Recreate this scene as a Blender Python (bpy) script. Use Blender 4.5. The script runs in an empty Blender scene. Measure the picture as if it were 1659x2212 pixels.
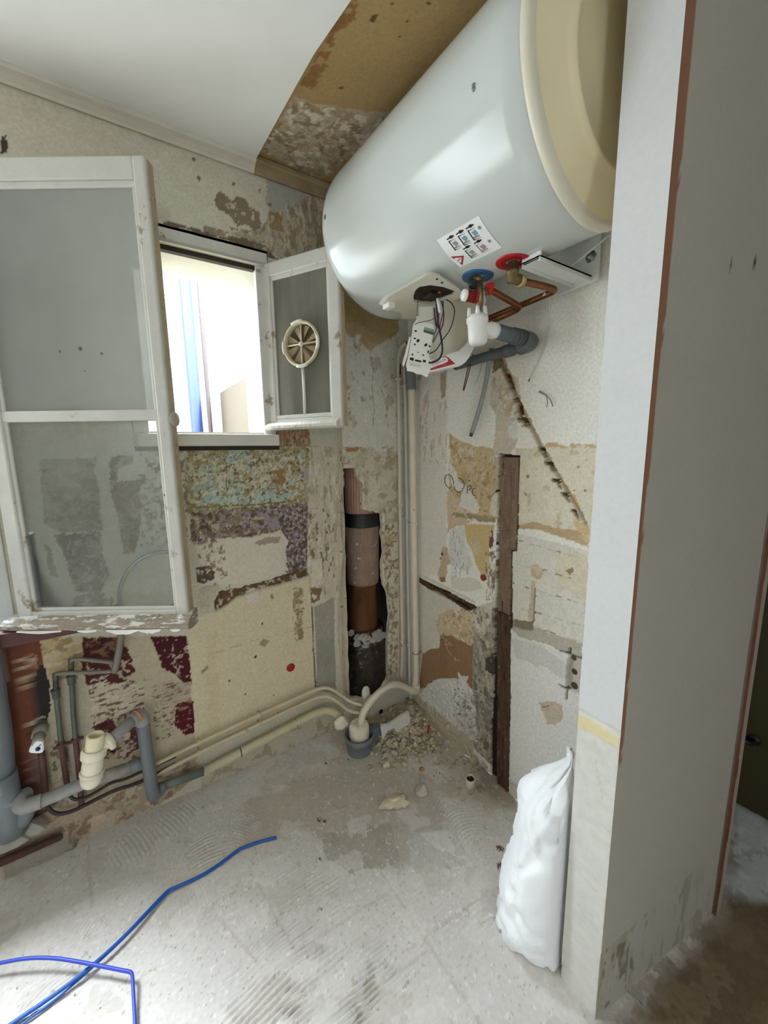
import bpy, bmesh, math, random
import numpy as np
from mathutils import Vector, Matrix

# ------------------------------------------------------------------ camera, sky, exposure
S = bpy.context.scene
COL = S.collection
IMG_W, IMG_H, FOC = 1659, 2212, 850.0
YAW, PITCH, ROLL = [math.radians(a) for a in (32.97, 8.935, -0.759)]
CAM = np.array([-1.201, -1.659, 1.40])
_f = np.array([math.sin(YAW)*math.cos(PITCH), math.cos(YAW)*math.cos(PITCH), -math.sin(PITCH)])
_r0 = np.array([math.cos(YAW), -math.sin(YAW), 0.0]); _u0 = np.cross(_r0, _f)
_r = _r0*math.cos(ROLL)+_u0*math.sin(ROLL); _u = -_r0*math.sin(ROLL)+_u0*math.cos(ROLL)
cd = bpy.data.cameras.new('camera'); cam = bpy.data.objects.new('camera', cd); COL.objects.link(cam)
cd.sensor_fit = 'HORIZONTAL'; cd.sensor_width = 36.0; cd.lens = 36.0*FOC/IMG_W; cd.clip_start = 0.02
cam.matrix_world = Matrix(((_r[0], _u[0], -_f[0], CAM[0]), (_r[1], _u[1], -_f[1], CAM[1]), (_r[2], _u[2], -_f[2], CAM[2]), (0, 0, 0, 1)))
S.camera = cam

SKY = 12.5
w = bpy.data.worlds.new('overcast_sky'); S.world = w; w.use_nodes = True
bg = w.node_tree.nodes['Background']; bg.inputs[0].default_value = (0.82, 0.92, 1.0, 1)
# overcast sky: brightest overhead, a third of that at the horizon, pale ground haze below
_tc = w.node_tree.nodes.new('ShaderNodeTexCoord'); _sx = w.node_tree.nodes.new('ShaderNodeSeparateXYZ'); _mr = w.node_tree.nodes.new('ShaderNodeMapRange')
w.node_tree.links.new(_tc.outputs['Generated'], _sx.inputs[0]); w.node_tree.links.new(_sx.outputs['Z'], _mr.inputs['Value'])
_mr.inputs['From Min'].default_value = 0.0; _mr.inputs['From Max'].default_value = 1.0; _mr.inputs['To Min'].default_value = SKY/3; _mr.inputs['To Max'].default_value = SKY
w.node_tree.links.new(_mr.outputs['Result'], bg.inputs[1])
# veiled sun high over the courtyard, very soft
sd = bpy.data.lights.new('veiled_sun', 'SUN'); so = bpy.data.objects.new('veiled_sun', sd); COL.objects.link(so)
sd.energy = 11.0; sd.angle = math.radians(38); sd.color = (0.86, 0.95, 1.06)
so.rotation_euler = Vector((0.16, -0.42, -0.90)).to_track_quat('-Z', 'Y').to_euler()
S.view_settings.view_transform = 'Standard'; S.view_settings.look = 'None'
S.view_settings.gamma = 1.0; S.view_settings.use_curve_mapping = False
S.view_settings.exposure = 1.17
S.cycles.max_bounces = 12; S.cycles.diffuse_bounces = 8; S.cycles.transparent_max_bounces = 12
S.cycles.use_denoising = True
S.cycles.sample_clamp_indirect = 8.0

def area_light(name, loc, rot, sx, sy, power, color=(1, 1, 1), portal=False):
    ld = bpy.data.lights.new(name, 'AREA'); ld.shape = 'RECTANGLE'; ld.size = sx; ld.size_y = sy; ld.energy = power; ld.color = color
    if portal: ld.cycles.is_portal = True
    o = bpy.data.objects.new(name, ld); COL.objects.link(o); o.location = loc; o.rotation_euler = rot
    return o
# daylight guides in the two window openings (portals: they emit nothing of their own)
area_light('window_portal', (-2.12, 0.10, 1.53), (math.radians(-90), 0, 0), 1.14, 1.36, 1, portal=True)
area_light('small_window_portal', (-0.93, 0.27, 1.80), (math.radians(-90), 0, 0), 0.44, 0.62, 1, portal=True)

area_light('added_opening_portal', (-2.0, -4.0, 1.55), (math.radians(90), 0, 0), 0.7, 0.9, 1, portal=True)  # portal of the unseen opening added to light the shaded surfaces

# ------------------------------------------------------------------ helpers
rnd = random.Random(7)
def ray(px, py): return (px-IMG_W/2)/FOC*_r-(py-IMG_H/2)/FOC*_u+_f
def pl(px, py, axis, val):
    d = ray(px, py); t = (val-CAM[axis])/d[axis]; return CAM+t*d
def pln(px, py, P0, n):
    d = ray(px, py); t = (np.dot(P0, n)-np.dot(CAM, n))/np.dot(d, n); return CAM+t*d
def lin(c):
    c = np.asarray(c, float)/255.0
    return np.where(c <= 0.04045, c/12.92, ((c+0.055)/1.055)**2.4)
def lin4(c): v = lin(c); return (float(v[0]), float(v[1]), float(v[2]), 1.0)

_T = {}
def vnoise(x, y, seed=0):
    if seed not in _T: _T[seed] = np.random.RandomState(seed+11).rand(256, 256)
    t = _T[seed]; xi = np.floor(x).astype(int); yi = np.floor(y).astype(int); fx = x-xi; fy = y-yi
    fx = fx*fx*(3-2*fx); fy = fy*fy*(3-2*fy); x0 = xi & 255; x1 = (xi+1) & 255; y0 = yi & 255; y1 = (yi+1) & 255
    return (t[x0, y0]*(1-fx)+t[x1, y0]*fx)*(1-fy)+(t[x0, y1]*(1-fx)+t[x1, y1]*fx)*fy
def fbm(x, y, o=4, seed=0):
    s = 0; a = 1; n = 0
    for i in range(o):
        s = s+a*vnoise(x*2**i+i*17.3, y*2**i+i*9.1, seed+i); n += a; a *= 0.55
    return s/n

def sdf(U, V, pts):
    pts = np.asarray(pts, float); d = np.full(U.shape, 1e9); ins = np.zeros(U.shape, bool); n = len(pts)
    for i in range(n):
        a = pts[i]; b = pts[(i+1) % n]; ex, ey = b-a; wx = U-a[0]; wy = V-a[1]
        t = np.clip((wx*ex+wy*ey)/max(ex*ex+ey*ey, 1e-12), 0, 1)
        d = np.minimum(d, (wx-ex*t)**2+(wy-ey*t)**2)
        c = ((a[1] <= V) & (b[1] > V)) | ((b[1] <= V) & (a[1] > V))
        xx = a[0]+(V-a[1])/(ey if abs(ey) > 1e-12 else 1e-12)*ex
        ins ^= c & (U < xx)
    d = np.sqrt(d); return np.where(ins, d, -d)

class Paint:
    """colour and relief of one plastered surface, sampled on a grid of real vertices"""
    def __init__(s, us, vs, rgb, var=0.05, fs=9, relief=0.002, seed=1):
        s.us, s.vs = us, vs; s.U, s.V = np.meshgrid(us, vs, indexing='ij'); s.U = s.U.ravel(); s.V = s.V.ravel()
        n = s.U.size; s.col = np.tile(lin(rgb), (n, 1)); s.seed = seed
        f = fbm(s.U*fs, s.V*fs, 5, seed)-0.5; s.col *= (1+2*var*f)[:, None]
        s.h = relief*2*(fbm(s.U*14, s.V*14, 4, seed+20)-0.5)
    def poly(s, pts, rgb, amp=0.006, fs=60, dh=0.0, seth=None, cover=1.0, cs=40, an=(1, 1), var=0.10, rough=0.0, op=1.0, seed=0, soft=0.0):
        pts = np.asarray(pts, float); lo = pts.min(0)-amp-soft-0.004; hi = pts.max(0)+amp+soft+0.004
        idx = np.nonzero((s.U > lo[0]) & (s.U < hi[0]) & (s.V > lo[1]) & (s.V < hi[1]))[0]
        if idx.size == 0: return
        U = s.U[idx]; V = s.V[idx]; d = sdf(U, V, pts)+amp*2*(fbm(U*fs, V*fs, 4, s.seed+seed+3)-0.5)
        if soft > 0: m = np.clip(d/soft, 0, 1)
        else: m = (d > 0).astype(float)
        if cover < 1.0:
            f = fbm(U*cs*an[0], V*cs*an[1], 4, s.seed+seed+7); th = np.quantile(f[d > 0], cover) if (d > 0).any() else 0
            m = m*(f < th)
        m = m*op
        c = lin(rgb)[None, :]*(1+2*var*(fbm(U*55, V*55, 4, s.seed+seed+31)-0.5))[:, None]
        s.col[idx] = s.col[idx]*(1-m[:, None])+c*m[:, None]
        hh = dh+rough*2*(fbm(U*70, V*70, 4, s.seed+seed+41)-0.5)
        if seth is not None: s.h[idx] = s.h[idx]*(1-m)+(seth+hh)*m
        else: s.h[idx] = s.h[idx]+hh*m
    def flecks(s, pts, rgbs, cover=0.25, cs=40, an=(1, 1), dh=-0.0009, amp=0.006, seed=0, op=0.8):
        cs = cs*1.7
        for k, c in enumerate(rgbs):
            s.poly(pts, c, amp=amp, dh=dh*(0.6+0.4*k), cover=cover, cs=cs*(1+0.17*k), an=an, seed=seed+13*k+1, op=op)
    def line(s, pts, rgb, wd=0.003, dh=0.0, amp=0.0015, op=1.0, seed=0):
        for a, b in zip(pts[:-1], pts[1:]):
            a = np.asarray(a, float); b = np.asarray(b, float); t = b-a; L = np.hypot(*t)
            if L < 1e-6: continue
            nrm = np.array([-t[1], t[0]])/L*wd/2
            s.poly([a+nrm, b+nrm, b-nrm, a-nrm], rgb, amp=amp, fs=150, dh=dh, op=op, seed=seed)
    def spot(s, c, r, rgb, **k):
        s.poly([(c[0]+r*math.cos(q*math.pi/4), c[1]+r*math.sin(q*math.pi/4)) for q in range(8)], rgb, **k)
    def build(s, name, place, mat, hole=None, parent=None, smooth=True, flip=False):
        nu, nv = len(s.us), len(s.vs)
        co = place(s.U, s.V, s.h)
        i = np.arange(nu*nv).reshape(nu, nv)
        q = np.stack([i[:-1, :-1], i[1:, :-1], i[1:, 1:], i[:-1, 1:]], -1).reshape(-1, 4)
        if flip: q = q[:, ::-1]
        if hole is not None:
            cu = (s.U[q].mean(1)); cv = (s.V[q].mean(1)); q = q[~hole(cu, cv)]
        me = bpy.data.meshes.new(name); me.vertices.add(nu*nv); me.vertices.foreach_set('co', np.ascontiguousarray(co, dtype=np.float32).ravel())
        me.loops.add(q.size); me.loops.foreach_set('vertex_index', q.ravel().astype(np.int32))
        me.polygons.add(len(q)); me.polygons.foreach_set('loop_start', np.arange(0, q.size, 4, dtype=np.int32))
        me.update(calc_edges=True)
        ca = me.color_attributes.new('Col', 'FLOAT_COLOR', 'POINT')
        ca.data.foreach_set('color', np.concatenate([np.clip(s.col, 0.003, 0.95), np.ones((nu*nv, 1))], 1).astype(np.float32).ravel())
        me.polygons.foreach_set('use_smooth', [smooth]*len(q))
        me.materials.append(mat)
        bm = bmesh.new(); bm.from_mesh(me); bmesh.ops.delete(bm, geom=[v for v in bm.verts if not v.link_faces], context='VERTS'); bm.to_mesh(me); bm.free()
        o = bpy.data.objects.new(name, me); COL.objects.link(o)
        if parent: o.parent = parent
        return o

# ---- materials
def nt(name):
    m = bpy.data.materials.new(name); m.use_nodes = True; return m, m.node_tree, m.node_tree.nodes['Principled BSDF']
_M = {}
def M(name, rgb, rough=0.55, var=0.08, sc=25, bump=0.0, bsc=None, metal=0.0, spots=None, spec=0.4, stretch=None, sub=0.0):
    """procedural surface: base colour broken by noise, optional second colour in worn spots, fine bump"""
    if name in _M: return _M[name]
    m, t, b = nt(name); N = t.nodes; L = t.links
    tc = N.new('ShaderNodeTexCoord'); src = tc.outputs['Object']
    if stretch:
        mp = N.new('ShaderNodeMapping'); mp.inputs['Scale'].default_value = stretch; L.new(src, mp.inputs['Vector']); src = mp.outputs['Vector']
    n1 = N.new('ShaderNodeTexNoise'); n1.inputs['Scale'].default_value = sc; n1.inputs['Detail'].default_value = 6; L.new(src, n1.inputs['Vector'])
    r = N.new('ShaderNodeValToRGB'); c = lin(rgb)
    r.color_ramp.elements[0].position = 0.3; r.color_ramp.elements[1].position = 0.7
    r.color_ramp.elements[0].color = tuple(np.clip(c*(1-var), 0, 1))+(1,); r.color_ramp.elements[1].color = tuple(np.clip(c*(1+var), 0, 1))+(1,)
    L.new(n1.outputs['Fac'], r.inputs['Fac']); out = r.outputs['Color']
    for sp in (spots or []):   # (rgb, scale, threshold, softness)
        n2 = N.new('ShaderNodeTexNoise'); n2.inputs['Scale'].default_value = sp[1]; n2.inputs['Detail'].default_value = 8; n2.inputs['Roughness'].default_value = 0.65; L.new(src, n2.inputs['Vector'])
        rr = N.new('ShaderNodeValToRGB'); rr.color_ramp.elements[0].position = sp[2]; rr.color_ramp.elements[1].position = sp[2]+sp[3]
        L.new(n2.outputs['Fac'], rr.inputs['Fac'])
        mx = N.new('ShaderNodeMix'); mx.data_type = 'RGBA'; L.new(rr.outputs['Color'], mx.inputs['Factor']); L.new(out, mx.inputs['A']); mx.inputs['B'].default_value = lin4(sp[0]); out = mx.outputs['Result']
    L.new(out, b.inputs['Base Color']); b.inputs['Roughness'].default_value = rough; b.inputs['Metallic'].default_value = metal
    b.inputs['Specular IOR Level'].default_value = spec
    if bump > 0:
        n3 = N.new('ShaderNodeTexNoise'); n3.inputs['Scale'].default_value = bsc or sc*3; n3.inputs['Detail'].default_value = 5; L.new(src, n3.inputs['Vector'])
        bp = N.new('ShaderNodeBump'); bp.inputs['Strength'].default_value = bump; bp.inputs['Distance'].default_value = 0.004
        L.new(n3.outputs['Fac'], bp.inputs['Height']); L.new(bp.outputs['Normal'], b.inputs['Normal'])
    _M[name] = m; return m
def M_painted(name, rough=0.85, bump=0.25, bsc=220, gvar=0.10, spec=0.25):
    m, t, b = nt(name); N = t.nodes; L = t.links
    a = N.new('ShaderNodeVertexColor'); a.layer_name = 'Col'
    tc = N.new('ShaderNodeTexCoord'); n1 = N.new('ShaderNodeTexNoise'); n1.inputs['Scale'].default_value = bsc*0.5; n1.inputs['Detail'].default_value = 7; L.new(tc.outputs['Object'], n1.inputs['Vector'])
    mr = N.new('ShaderNodeMapRange'); mr.inputs['From Min'].default_value = 0.3; mr.inputs['From Max'].default_value = 0.7; mr.inputs['To Min'].default_value = 1-gvar; mr.inputs['To Max'].default_value = 1+gvar
    L.new(n1.outputs['Fac'], mr.inputs['Value'])
    mx = N.new('ShaderNodeMix'); mx.data_type = 'RGBA'; mx.blend_type = 'MULTIPLY'; mx.inputs['Factor'].default_value = 1.0
    L.new(a.outputs['Color'], mx.inputs['A']); L.new(mr.outputs['Result'], mx.inputs['B']); L.new(mx.outputs['Result'], b.inputs['Base Color'])
    b.inputs['Roughness'].default_value = rough; b.inputs['Specular IOR Level'].default_value = spec
    n3 = N.new('ShaderNodeTexNoise'); n3.inputs['Scale'].default_value = bsc; n3.inputs['Detail'].default_value = 6; L.new(tc.outputs['Object'], n3.inputs['Vector'])
    bp = N.new('ShaderNodeBump'); bp.inputs['Strength'].default_value = bump; bp.inputs['Distance'].default_value = 0.003
    L.new(n3.outputs['Fac'], bp.inputs['Height']); L.new(bp.outputs['Normal'], b.inputs['Normal'])
    return m
def M_glass(name, dust, rgb, sc=6.0, stretch=(1, 1, 1), dvar=0.12):
    """window glass under a film of dust: clear share, dusty diffuse share and a sharp reflection"""
    m, t, b = nt(name); N = t.nodes; L = t.links
    tc = N.new('ShaderNodeTexCoord'); mp = N.new('ShaderNodeMapping'); mp.inputs['Scale'].default_value = stretch; L.new(tc.outputs['Object'], mp.inputs['Vector'])
    n = N.new('ShaderNodeTexNoise'); n.inputs['Scale'].default_value = sc; n.inputs['Detail'].default_value = 6; L.new(mp.outputs['Vector'], n.inputs['Vector'])
    mr = N.new('ShaderNodeMapRange'); mr.inputs['From Min'].default_value = 0.3; mr.inputs['From Max'].default_value = 0.7; mr.inputs['To Min'].default_value = max(0, dust-dvar); mr.inputs['To Max'].default_value = min(1, dust+dvar); L.new(n.outputs['Fac'], mr.inputs['Value'])
    tr = N.new('ShaderNodeBsdfTransparent'); tr.inputs[0].default_value = (0.93, 0.96, 0.95, 1)
    df = N.new('ShaderNodeBsdfDiffuse'); df.inputs[0].default_value = lin4(rgb)
    tl = N.new('ShaderNodeBsdfTranslucent'); tl.inputs[0].default_value = lin4(rgb)
    ms = N.new('ShaderNodeMixShader'); ms.inputs[0].default_value = 0.5; L.new(df.outputs[0], ms.inputs[1]); L.new(tl.outputs[0], ms.inputs[2])
    m1 = N.new('ShaderNodeMixShader'); L.new(mr.outputs['Result'], m1.inputs[0]); L.new(tr.outputs[0], m1.inputs[1]); L.new(ms.outputs[0], m1.inputs[2])
    gl = N.new('ShaderNodeBsdfGlossy'); gl.inputs['Roughness'].default_value = 0.06; fr = N.new('ShaderNodeFresnel'); fr.inputs[0].default_value = 1.45
    m2 = N.new('ShaderNodeMixShader'); L.new(fr.outputs[0], m2.inputs[0]); L.new(m1.outputs[0], m2.inputs[1]); L.new(gl.outputs[0], m2.inputs[2])
    L.new(m2.outputs[0], N['Material Output'].inputs['Surface']); N.remove(b)
    return m

# ---- mesh collecting
class MB:
    def __init__(s): s.bm = bmesh.new()
    def _add(s, verts, faces, smooth=False):
        vs = [s.bm.verts.new(v) for v in verts]
        for f in faces:
            try: fc = s.bm.faces.new([vs[i] for i in f]); fc.smooth = smooth
            except ValueError: pass
        return vs
    def box(s, lo, hi, bev=0.0, R=None, seg=2):
        b = bmesh.new(); bmesh.ops.create_cube(b, size=1.0)
        c = [(lo[i]+hi[i])/2 for i in range(3)]; d = [abs(hi[i]-lo[i]) for i in range(3)]
        for v in b.verts: v.co = Vector((v.co.x*d[0]+c[0], v.co.y*d[1]+c[1], v.co.z*d[2]+c[2]))
        if bev > 0: bmesh.ops.bevel(b, geom=list(b.edges), offset=min(bev, min(d)*0.45), segments=seg, affect='EDGES', profile=0.5)
        if R is not None: bmesh.ops.transform(b, matrix=R, verts=list(b.verts))
        s.merge(b); return s
    def merge(s, b):
        me = bpy.data.meshes.new('tmp'); b.to_mesh(me); b.free(); s.bm.from_mesh(me); bpy.data.meshes.remove(me)
    def tube(s, pts, r, seg=12, smooth=0, caps=True, closed=False):
        P = [Vector(p) for p in pts]; rr = list(r) if hasattr(r, '__len__') else [r]*len(P)
        for _ in range(smooth):
            Q = [P[0]]; q = [rr[0]]
            for i in range(len(P)-1):
                Q += [P[i].lerp(P[i+1], 0.25), P[i].lerp(P[i+1], 0.75)]; q += [rr[i]*.75+rr[i+1]*.25, rr[i]*.25+rr[i+1]*.75]
            Q.append(P[-1]); q.append(rr[-1]); P, rr = Q, q
        rings = []; nrm = None
        for i, p in enumerate(P):
            t = (P[min(i+1, len(P)-1)]-P[max(i-1, 0)]); t = t.normalized() if t.length > 1e-9 else Vector((0, 0, 1))
            if nrm is None:
                a = Vector((0, 0, 1)) if abs(t.z) < 0.9 else Vector((1, 0, 0)); nrm = a.cross(t).normalized()
            nrm = (nrm-t*nrm.dot(t)).normalized(); bi = t.cross(nrm)
            rings.append([s.bm.verts.new(p+(nrm*math.cos(k*2*math.pi/seg)+bi*math.sin(k*2*math.pi/seg))*rr[i]) for k in range(seg)])
        for A, B in zip(rings[:-1], rings[1:]):
            for k in range(seg):
                f = s.bm.faces.new((A[k], A[(k+1) % seg], B[(k+1) % seg], B[k])); f.smooth = True
        if caps: s.bm.faces.new(rings[0][::-1]); s.bm.faces.new(rings[-1])
        return s
    def lathe(s, prof, o, axis, seg=24, closed=False):
        """profile of (radius, height) turned about axis through o"""
        a = Vector(axis).normalized(); e = (Vector((0, 0, 1)) if abs(a.z) < 0.9 else Vector((1, 0, 0))).cross(a).normalized(); g = a.cross(e); o = Vector(o)
        rings = []
        for (r, h) in prof:
            if r < 1e-6: rings.append([s.bm.verts.new(o+a*h)])
            else: rings.append([s.bm.verts.new(o+a*h+(e*math.cos(k*2*math.pi/seg)+g*math.sin(k*2*math.pi/seg))*r) for k in range(seg)])
        for A, B in zip(rings[:-1], rings[1:]):
            for k in range(seg):
                j = (k+1) % seg
                if len(A) == 1 and len(B) == 1: continue
                if len(A) == 1: f = s.bm.faces.new((A[0], B[j], B[k]))
                elif len(B) == 1: f = s.bm.faces.new((A[k], A[j], B[0]))
                else: f = s.bm.faces.new((A[k], A[j], B[j], B[k]))
                f.smooth = True
        return s
    def prism(s, pts, d, bev=0.0):
        """flat polygon of 3-D points pushed along d"""
        d = Vector(d); A = [Vector(p) for p in pts]; n = len(A); b = bmesh.new()
        va = [b.verts.new(p) for p in A]; vb = [b.verts.new(p+d) for p in A]
        b.faces.new(va[::-1]); b.faces.new(vb)
        for i in range(n): b.faces.new((va[i], va[(i+1) % n], vb[(i+1) % n], vb[i]))
        bmesh.ops.recalc_face_normals(b, faces=list(b.faces))
        if bev > 0: bmesh.ops.bevel(b, geom=list(b.edges), offset=bev, segments=2, affect='EDGES')
        s.merge(b); return s
    def rock(s, c, size, seed=0, sub=2, flat=0.7):
        R = random.Random(seed); b = bmesh.new(); bmesh.ops.create_icosphere(b, subdivisions=sub, radius=1.0)
        ks = [Vector((R.uniform(-1, 1), R.uniform(-1, 1), R.uniform(-1, 1))).normalized() for _ in range(7)]; ds = [R.uniform(0.45, 0.85) for _ in ks]
        q = Matrix.Rotation(R.uniform(0, 6.28), 3, 'Z')
        for v in b.verts:
            p = v.co.copy()
            for k, d in zip(ks, ds):
                e = p.dot(k)-d
                if e > 0: p -= k*e*0.9
            p *= 1+R.uniform(-.05, .05); p = q @ p
            v.co = Vector((p.x*size[0], p.y*size[1], p.z*size[2]))+Vector(c)
        s.merge(b); return s
    def build(s, name, mat, parent=None, loc=None):
        me = bpy.data.meshes.new(name); bmesh.ops.recalc_face_normals(s.bm, faces=list(s.bm.faces)); s.bm.to_mesh(me); s.bm.free(); me.materials.append(mat)
        o = bpy.data.objects.new(name, me); COL.objects.link(o)
        if parent: o.parent = parent; o.matrix_parent_inverse = Matrix.Translation(parent.location).inverted() if parent.type == 'EMPTY' else Matrix.Identity(4)
        return o
def empty(name, loc=(0, 0, 0)):
    o = bpy.data.objects.new(name, None); COL.objects.link(o); o.location = loc; o.empty_display_size = 0.05
    o.matrix_world = Matrix.Translation(loc); return o
def tag(o, label, cat, group=None, kind=None):
    if label: o['label'] = label
    if cat: o['category'] = cat
    if group: o['group'] = group
    if kind: o['kind'] = kind
    return o

# ------------------------------------------------------------------ setting: painted surfaces
PAINTED = M_painted('worn_plaster_paint')
FLOORM = M_painted('dusty_screed', rough=0.95, bump=0.30, bsc=160, gvar=0.06, spec=0.15)
CEIL = 2.465
def LW(P): return [tuple(pl(x, y, 1, 0.0)[[0, 2]]) for x, y in P]
def RW(P): return [tuple(pl(x, y, 0, 0.0)[[1, 2]]) for x, y in P]
def FL(P): return [tuple(pl(x, y, 2, 0.0)[[0, 1]]) for x, y in P]
BOXY = -0.04
def BX(P): return [tuple(pl(x, y, 1, BOXY)[[0, 2]]) for x, y in P]
def K(o, k, P): return [(o[0]+x*k, o[1]+y*k) for x, y in P]
K1 = lambda P: RW(K((840, 680), .3014, P))
K2 = lambda P: RW(K((860, 1150), .2893, P))
def steps(*seg):
    out = []
    for a, b, d in seg: out += list(np.arange(a, b-1e-6, d))
    return np.array(out+[seg[-1][1]])

# ---- window wall ---------------------------------------------------------------------------
XB = -0.372                                  # where the pipe casing starts
p = Paint(steps((-3.3, -2.45, .12), (-2.45, -1.52, .03), (-1.52, XB, .004)), steps((0, 0.10, .006), (0.10, 1.50, .004), (1.50, CEIL, .006)), (200, 192, 172), var=.06, relief=.0025, seed=3)
A = p.poly; F = p.flecks
A([(-3.4, 1.43), (0, 1.43), (0, 2.6), (-3.4, 2.6)], (206, 200, 184), amp=.004)
A(LW([(0, 330), (330, 470), (330, 330), (0, 210)]), (204, 194, 172), amp=.03, fs=8, op=.6)
# peeled scraps above the small window
A(LW([(575, 380), (700, 385), (705, 560), (590, 555), (520, 528), (500, 505), (560, 492), (578, 470)]), (176, 166, 146), amp=.010)
A(LW([(578, 386), (655, 400), (652, 455), (582, 462)]), (168, 168, 160), amp=.004, dh=.002)
A(LW([(578, 455), (610, 460), (612, 500), (582, 490)]), (150, 128, 86), amp=.008)
F(LW([(590, 460), (700, 400), (700, 560), (590, 560), (500, 515), (560, 495)]), [(140, 124, 100), (196, 188, 170), (152, 136, 108)], cover=.26, cs=20, an=(1.6, .7))
A(LW([(461, 432), (478, 414), (492, 422), (500, 434), (512, 425), (530, 428), (540, 448), (562, 462), (568, 492), (546, 496), (530, 482), (512, 488), (497, 470), (486, 462), (470, 452)]), (140, 124, 102), amp=.010, fs=45, dh=-.002, seed=2)
F(LW([(480, 425), (545, 440), (560, 490), (510, 480)]), [(205, 198, 182)], cover=.16, cs=45, seed=5)
F(LW([(440, 485), (560, 500), (596, 560), (500, 535), (440, 512)]), [(120, 106, 84), (150, 138, 112)], cover=.3, cs=30, an=(.5, 1.6))
A(LW([(356, 470), (580, 530), (600, 565), (575, 556), (356, 496)]), (112, 98, 78), amp=.010, fs=40, cover=.6, cs=40, an=(.4, 1.5), dh=-.002)
A(LW([(0, 296), (12, 292), (16, 330), (0, 333)]), (70, 64, 56), amp=.004)
A(LW([(150, 205), (240, 240), (300, 262), (300, 275), (150, 222)]), (180, 166, 140), amp=.012, op=.6)
for q in [(583, 442), (563, 408), (560, 412), (505, 398), (430, 385), (420, 345)]: p.spot(LW([q])[0], .006, (120, 112, 98))
# strip between window and casing, just under the sill
A(LW([(598, 925), (668, 925), (672, 968), (598, 972)]), (146, 116, 84), amp=.006)
F(LW([(598, 925), (668, 925), (672, 968), (598, 972)]), [(120, 92, 66), (180, 160, 130)], cover=.3, an=(2, .6))
A(LW([(668, 930), (740, 930), (740, 966), (672, 966)]), (190, 186, 170), amp=.006)

# olive and turquoise band
bnd = LW([(330, 968), (700, 964), (692, 1098), (560, 1108), (330, 1112)])
A(bnd, (150, 136, 98), amp=.006, var=.2, dh=-.001)
F(bnd, [(118, 98, 58), (172, 164, 134), (202, 194, 170), (156, 152, 122)], cover=.30, cs=26, seed=11)
A(LW([(495, 972), (545, 970), (525, 1000), (490, 998)]), (160, 178, 168), amp=.012, fs=45, cover=.75)
A(LW([(438, 1058), (500, 1052), (545, 1066), (600, 1050), (640, 1062), (600, 1088), (440, 1088)]), (158, 176, 166), amp=.012, fs=45, cover=.7, cs=32, seed=4)
F(LW([(415, 990), (660, 980), (650, 1095), (420, 1098)]), [(156, 176, 168), (196, 190, 168)], cover=.20, cs=34, seed=31)
F(LW([(415, 975), (660, 975), (650, 1095), (420, 1098)]), [(96, 78, 44), (204, 196, 176)], cover=.12, cs=52, seed=44)
A(LW([(590, 1020), (615, 1010), (612, 1060), (596, 1066)]), (152, 118, 78), amp=.008, cover=.7)
p.line(LW([(489, 985), (490, 1068)]), (120, 104, 74), .003); p.line(LW([(415, 1096), (560, 1090), (640, 1082)]), (132, 110, 74), .006, amp=.004)
A(LW([(655, 1010), (695, 1005), (695, 1075), (660, 1080)]), (162, 154, 156), amp=.010, cover=.6, cs=25)
# mauve band
A(LW([(412, 1108), (668, 1086), (672, 1150), (600, 1150), (430, 1178), (412, 1170)]), (116, 98, 84), amp=.008, dh=-.001, var=.2)
F(LW([(412, 1108), (668, 1086), (672, 1150), (600, 1150), (430, 1178), (412, 1170)]), [(152, 140, 146), (188, 178, 160), (84, 64, 50), (140, 124, 100)], cover=.30, cs=34, seed=9)
A(LW([(520, 1108), (580, 1100), (625, 1105), (610, 1145), (525, 1140)]), (148, 136, 142), amp=.01, cover=.5, cs=40)
A(LW([(600, 1100), (668, 1090), (668, 1245), (618, 1245)]), (112, 96, 90), amp=.008, dh=-.002, var=.2)
F(LW([(600, 1100), (668, 1090), (668, 1245), (618, 1245)]), [(140, 130, 138), (180, 170, 154), (74, 58, 50)], cover=.30, cs=45, seed=61)
# rendered column next to the casing
col = LW([(668, 966), (742, 964), (742, 1300), (690, 1292), (664, 1240)])
A(col, (194, 184, 162), amp=.008, relief=0) if False else A(col, (194, 184, 162), amp=.008)
F(col, [(156, 144, 118), (208, 202, 186), (176, 170, 152)], cover=.16, cs=16, an=(2.2, .6), seed=71)
F(LW([(665, 1085), (722, 1110), (722, 1260), (672, 1240)]), [(100, 80, 58)], cover=.16, cs=32, an=(1.8, .7), seed=15)
A(LW([(672, 1210), (695, 1205), (700, 1262), (675, 1270)]), (206, 196, 176), amp=.008, dh=.004)
A(LW([(670, 1266), (696, 1272), (690, 1300), (672, 1304)]), (128, 104, 74), amp=.008, cover=.8)
# smooth plaster field
A(LW([(424, 1182), (470, 1164), (540, 1160), (605, 1146), (624, 1166), (618, 1190), (622, 1232), (560, 1250), (520, 1262), (482, 1258), (440, 1240)]), (206, 196, 178), amp=.007, fs=50, dh=.002, var=.03)
A(LW([(548, 1172), (575, 1160), (606, 1160), (602, 1172), (560, 1178)]), (158, 144, 124), amp=.004)
A(LW([(424, 1225), (448, 1222), (466, 1236), (462, 1252), (440, 1262), (425, 1258)]), (88, 72, 66), amp=.006)
F(LW([(424, 1150), (480, 1150), (500, 1280), (430, 1290)]), [(206, 198, 182), (120, 98, 78)], cover=.2, cs=34, seed=23)
A(LW([(428, 1272), (470, 1262), (482, 1300), (470, 1322), (432, 1326)]), (190, 180, 160), amp=.008, dh=.006, rough=.004)
A(LW([(462, 1300), (476, 1278), (520, 1270), (570, 1256), (618, 1240), (664, 1233), (668, 1244), (612, 1260), (560, 1272), (512, 1290), (482, 1312), (466, 1318)]), (104, 80, 56), amp=.005, dh=-.012, var=.25)
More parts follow.
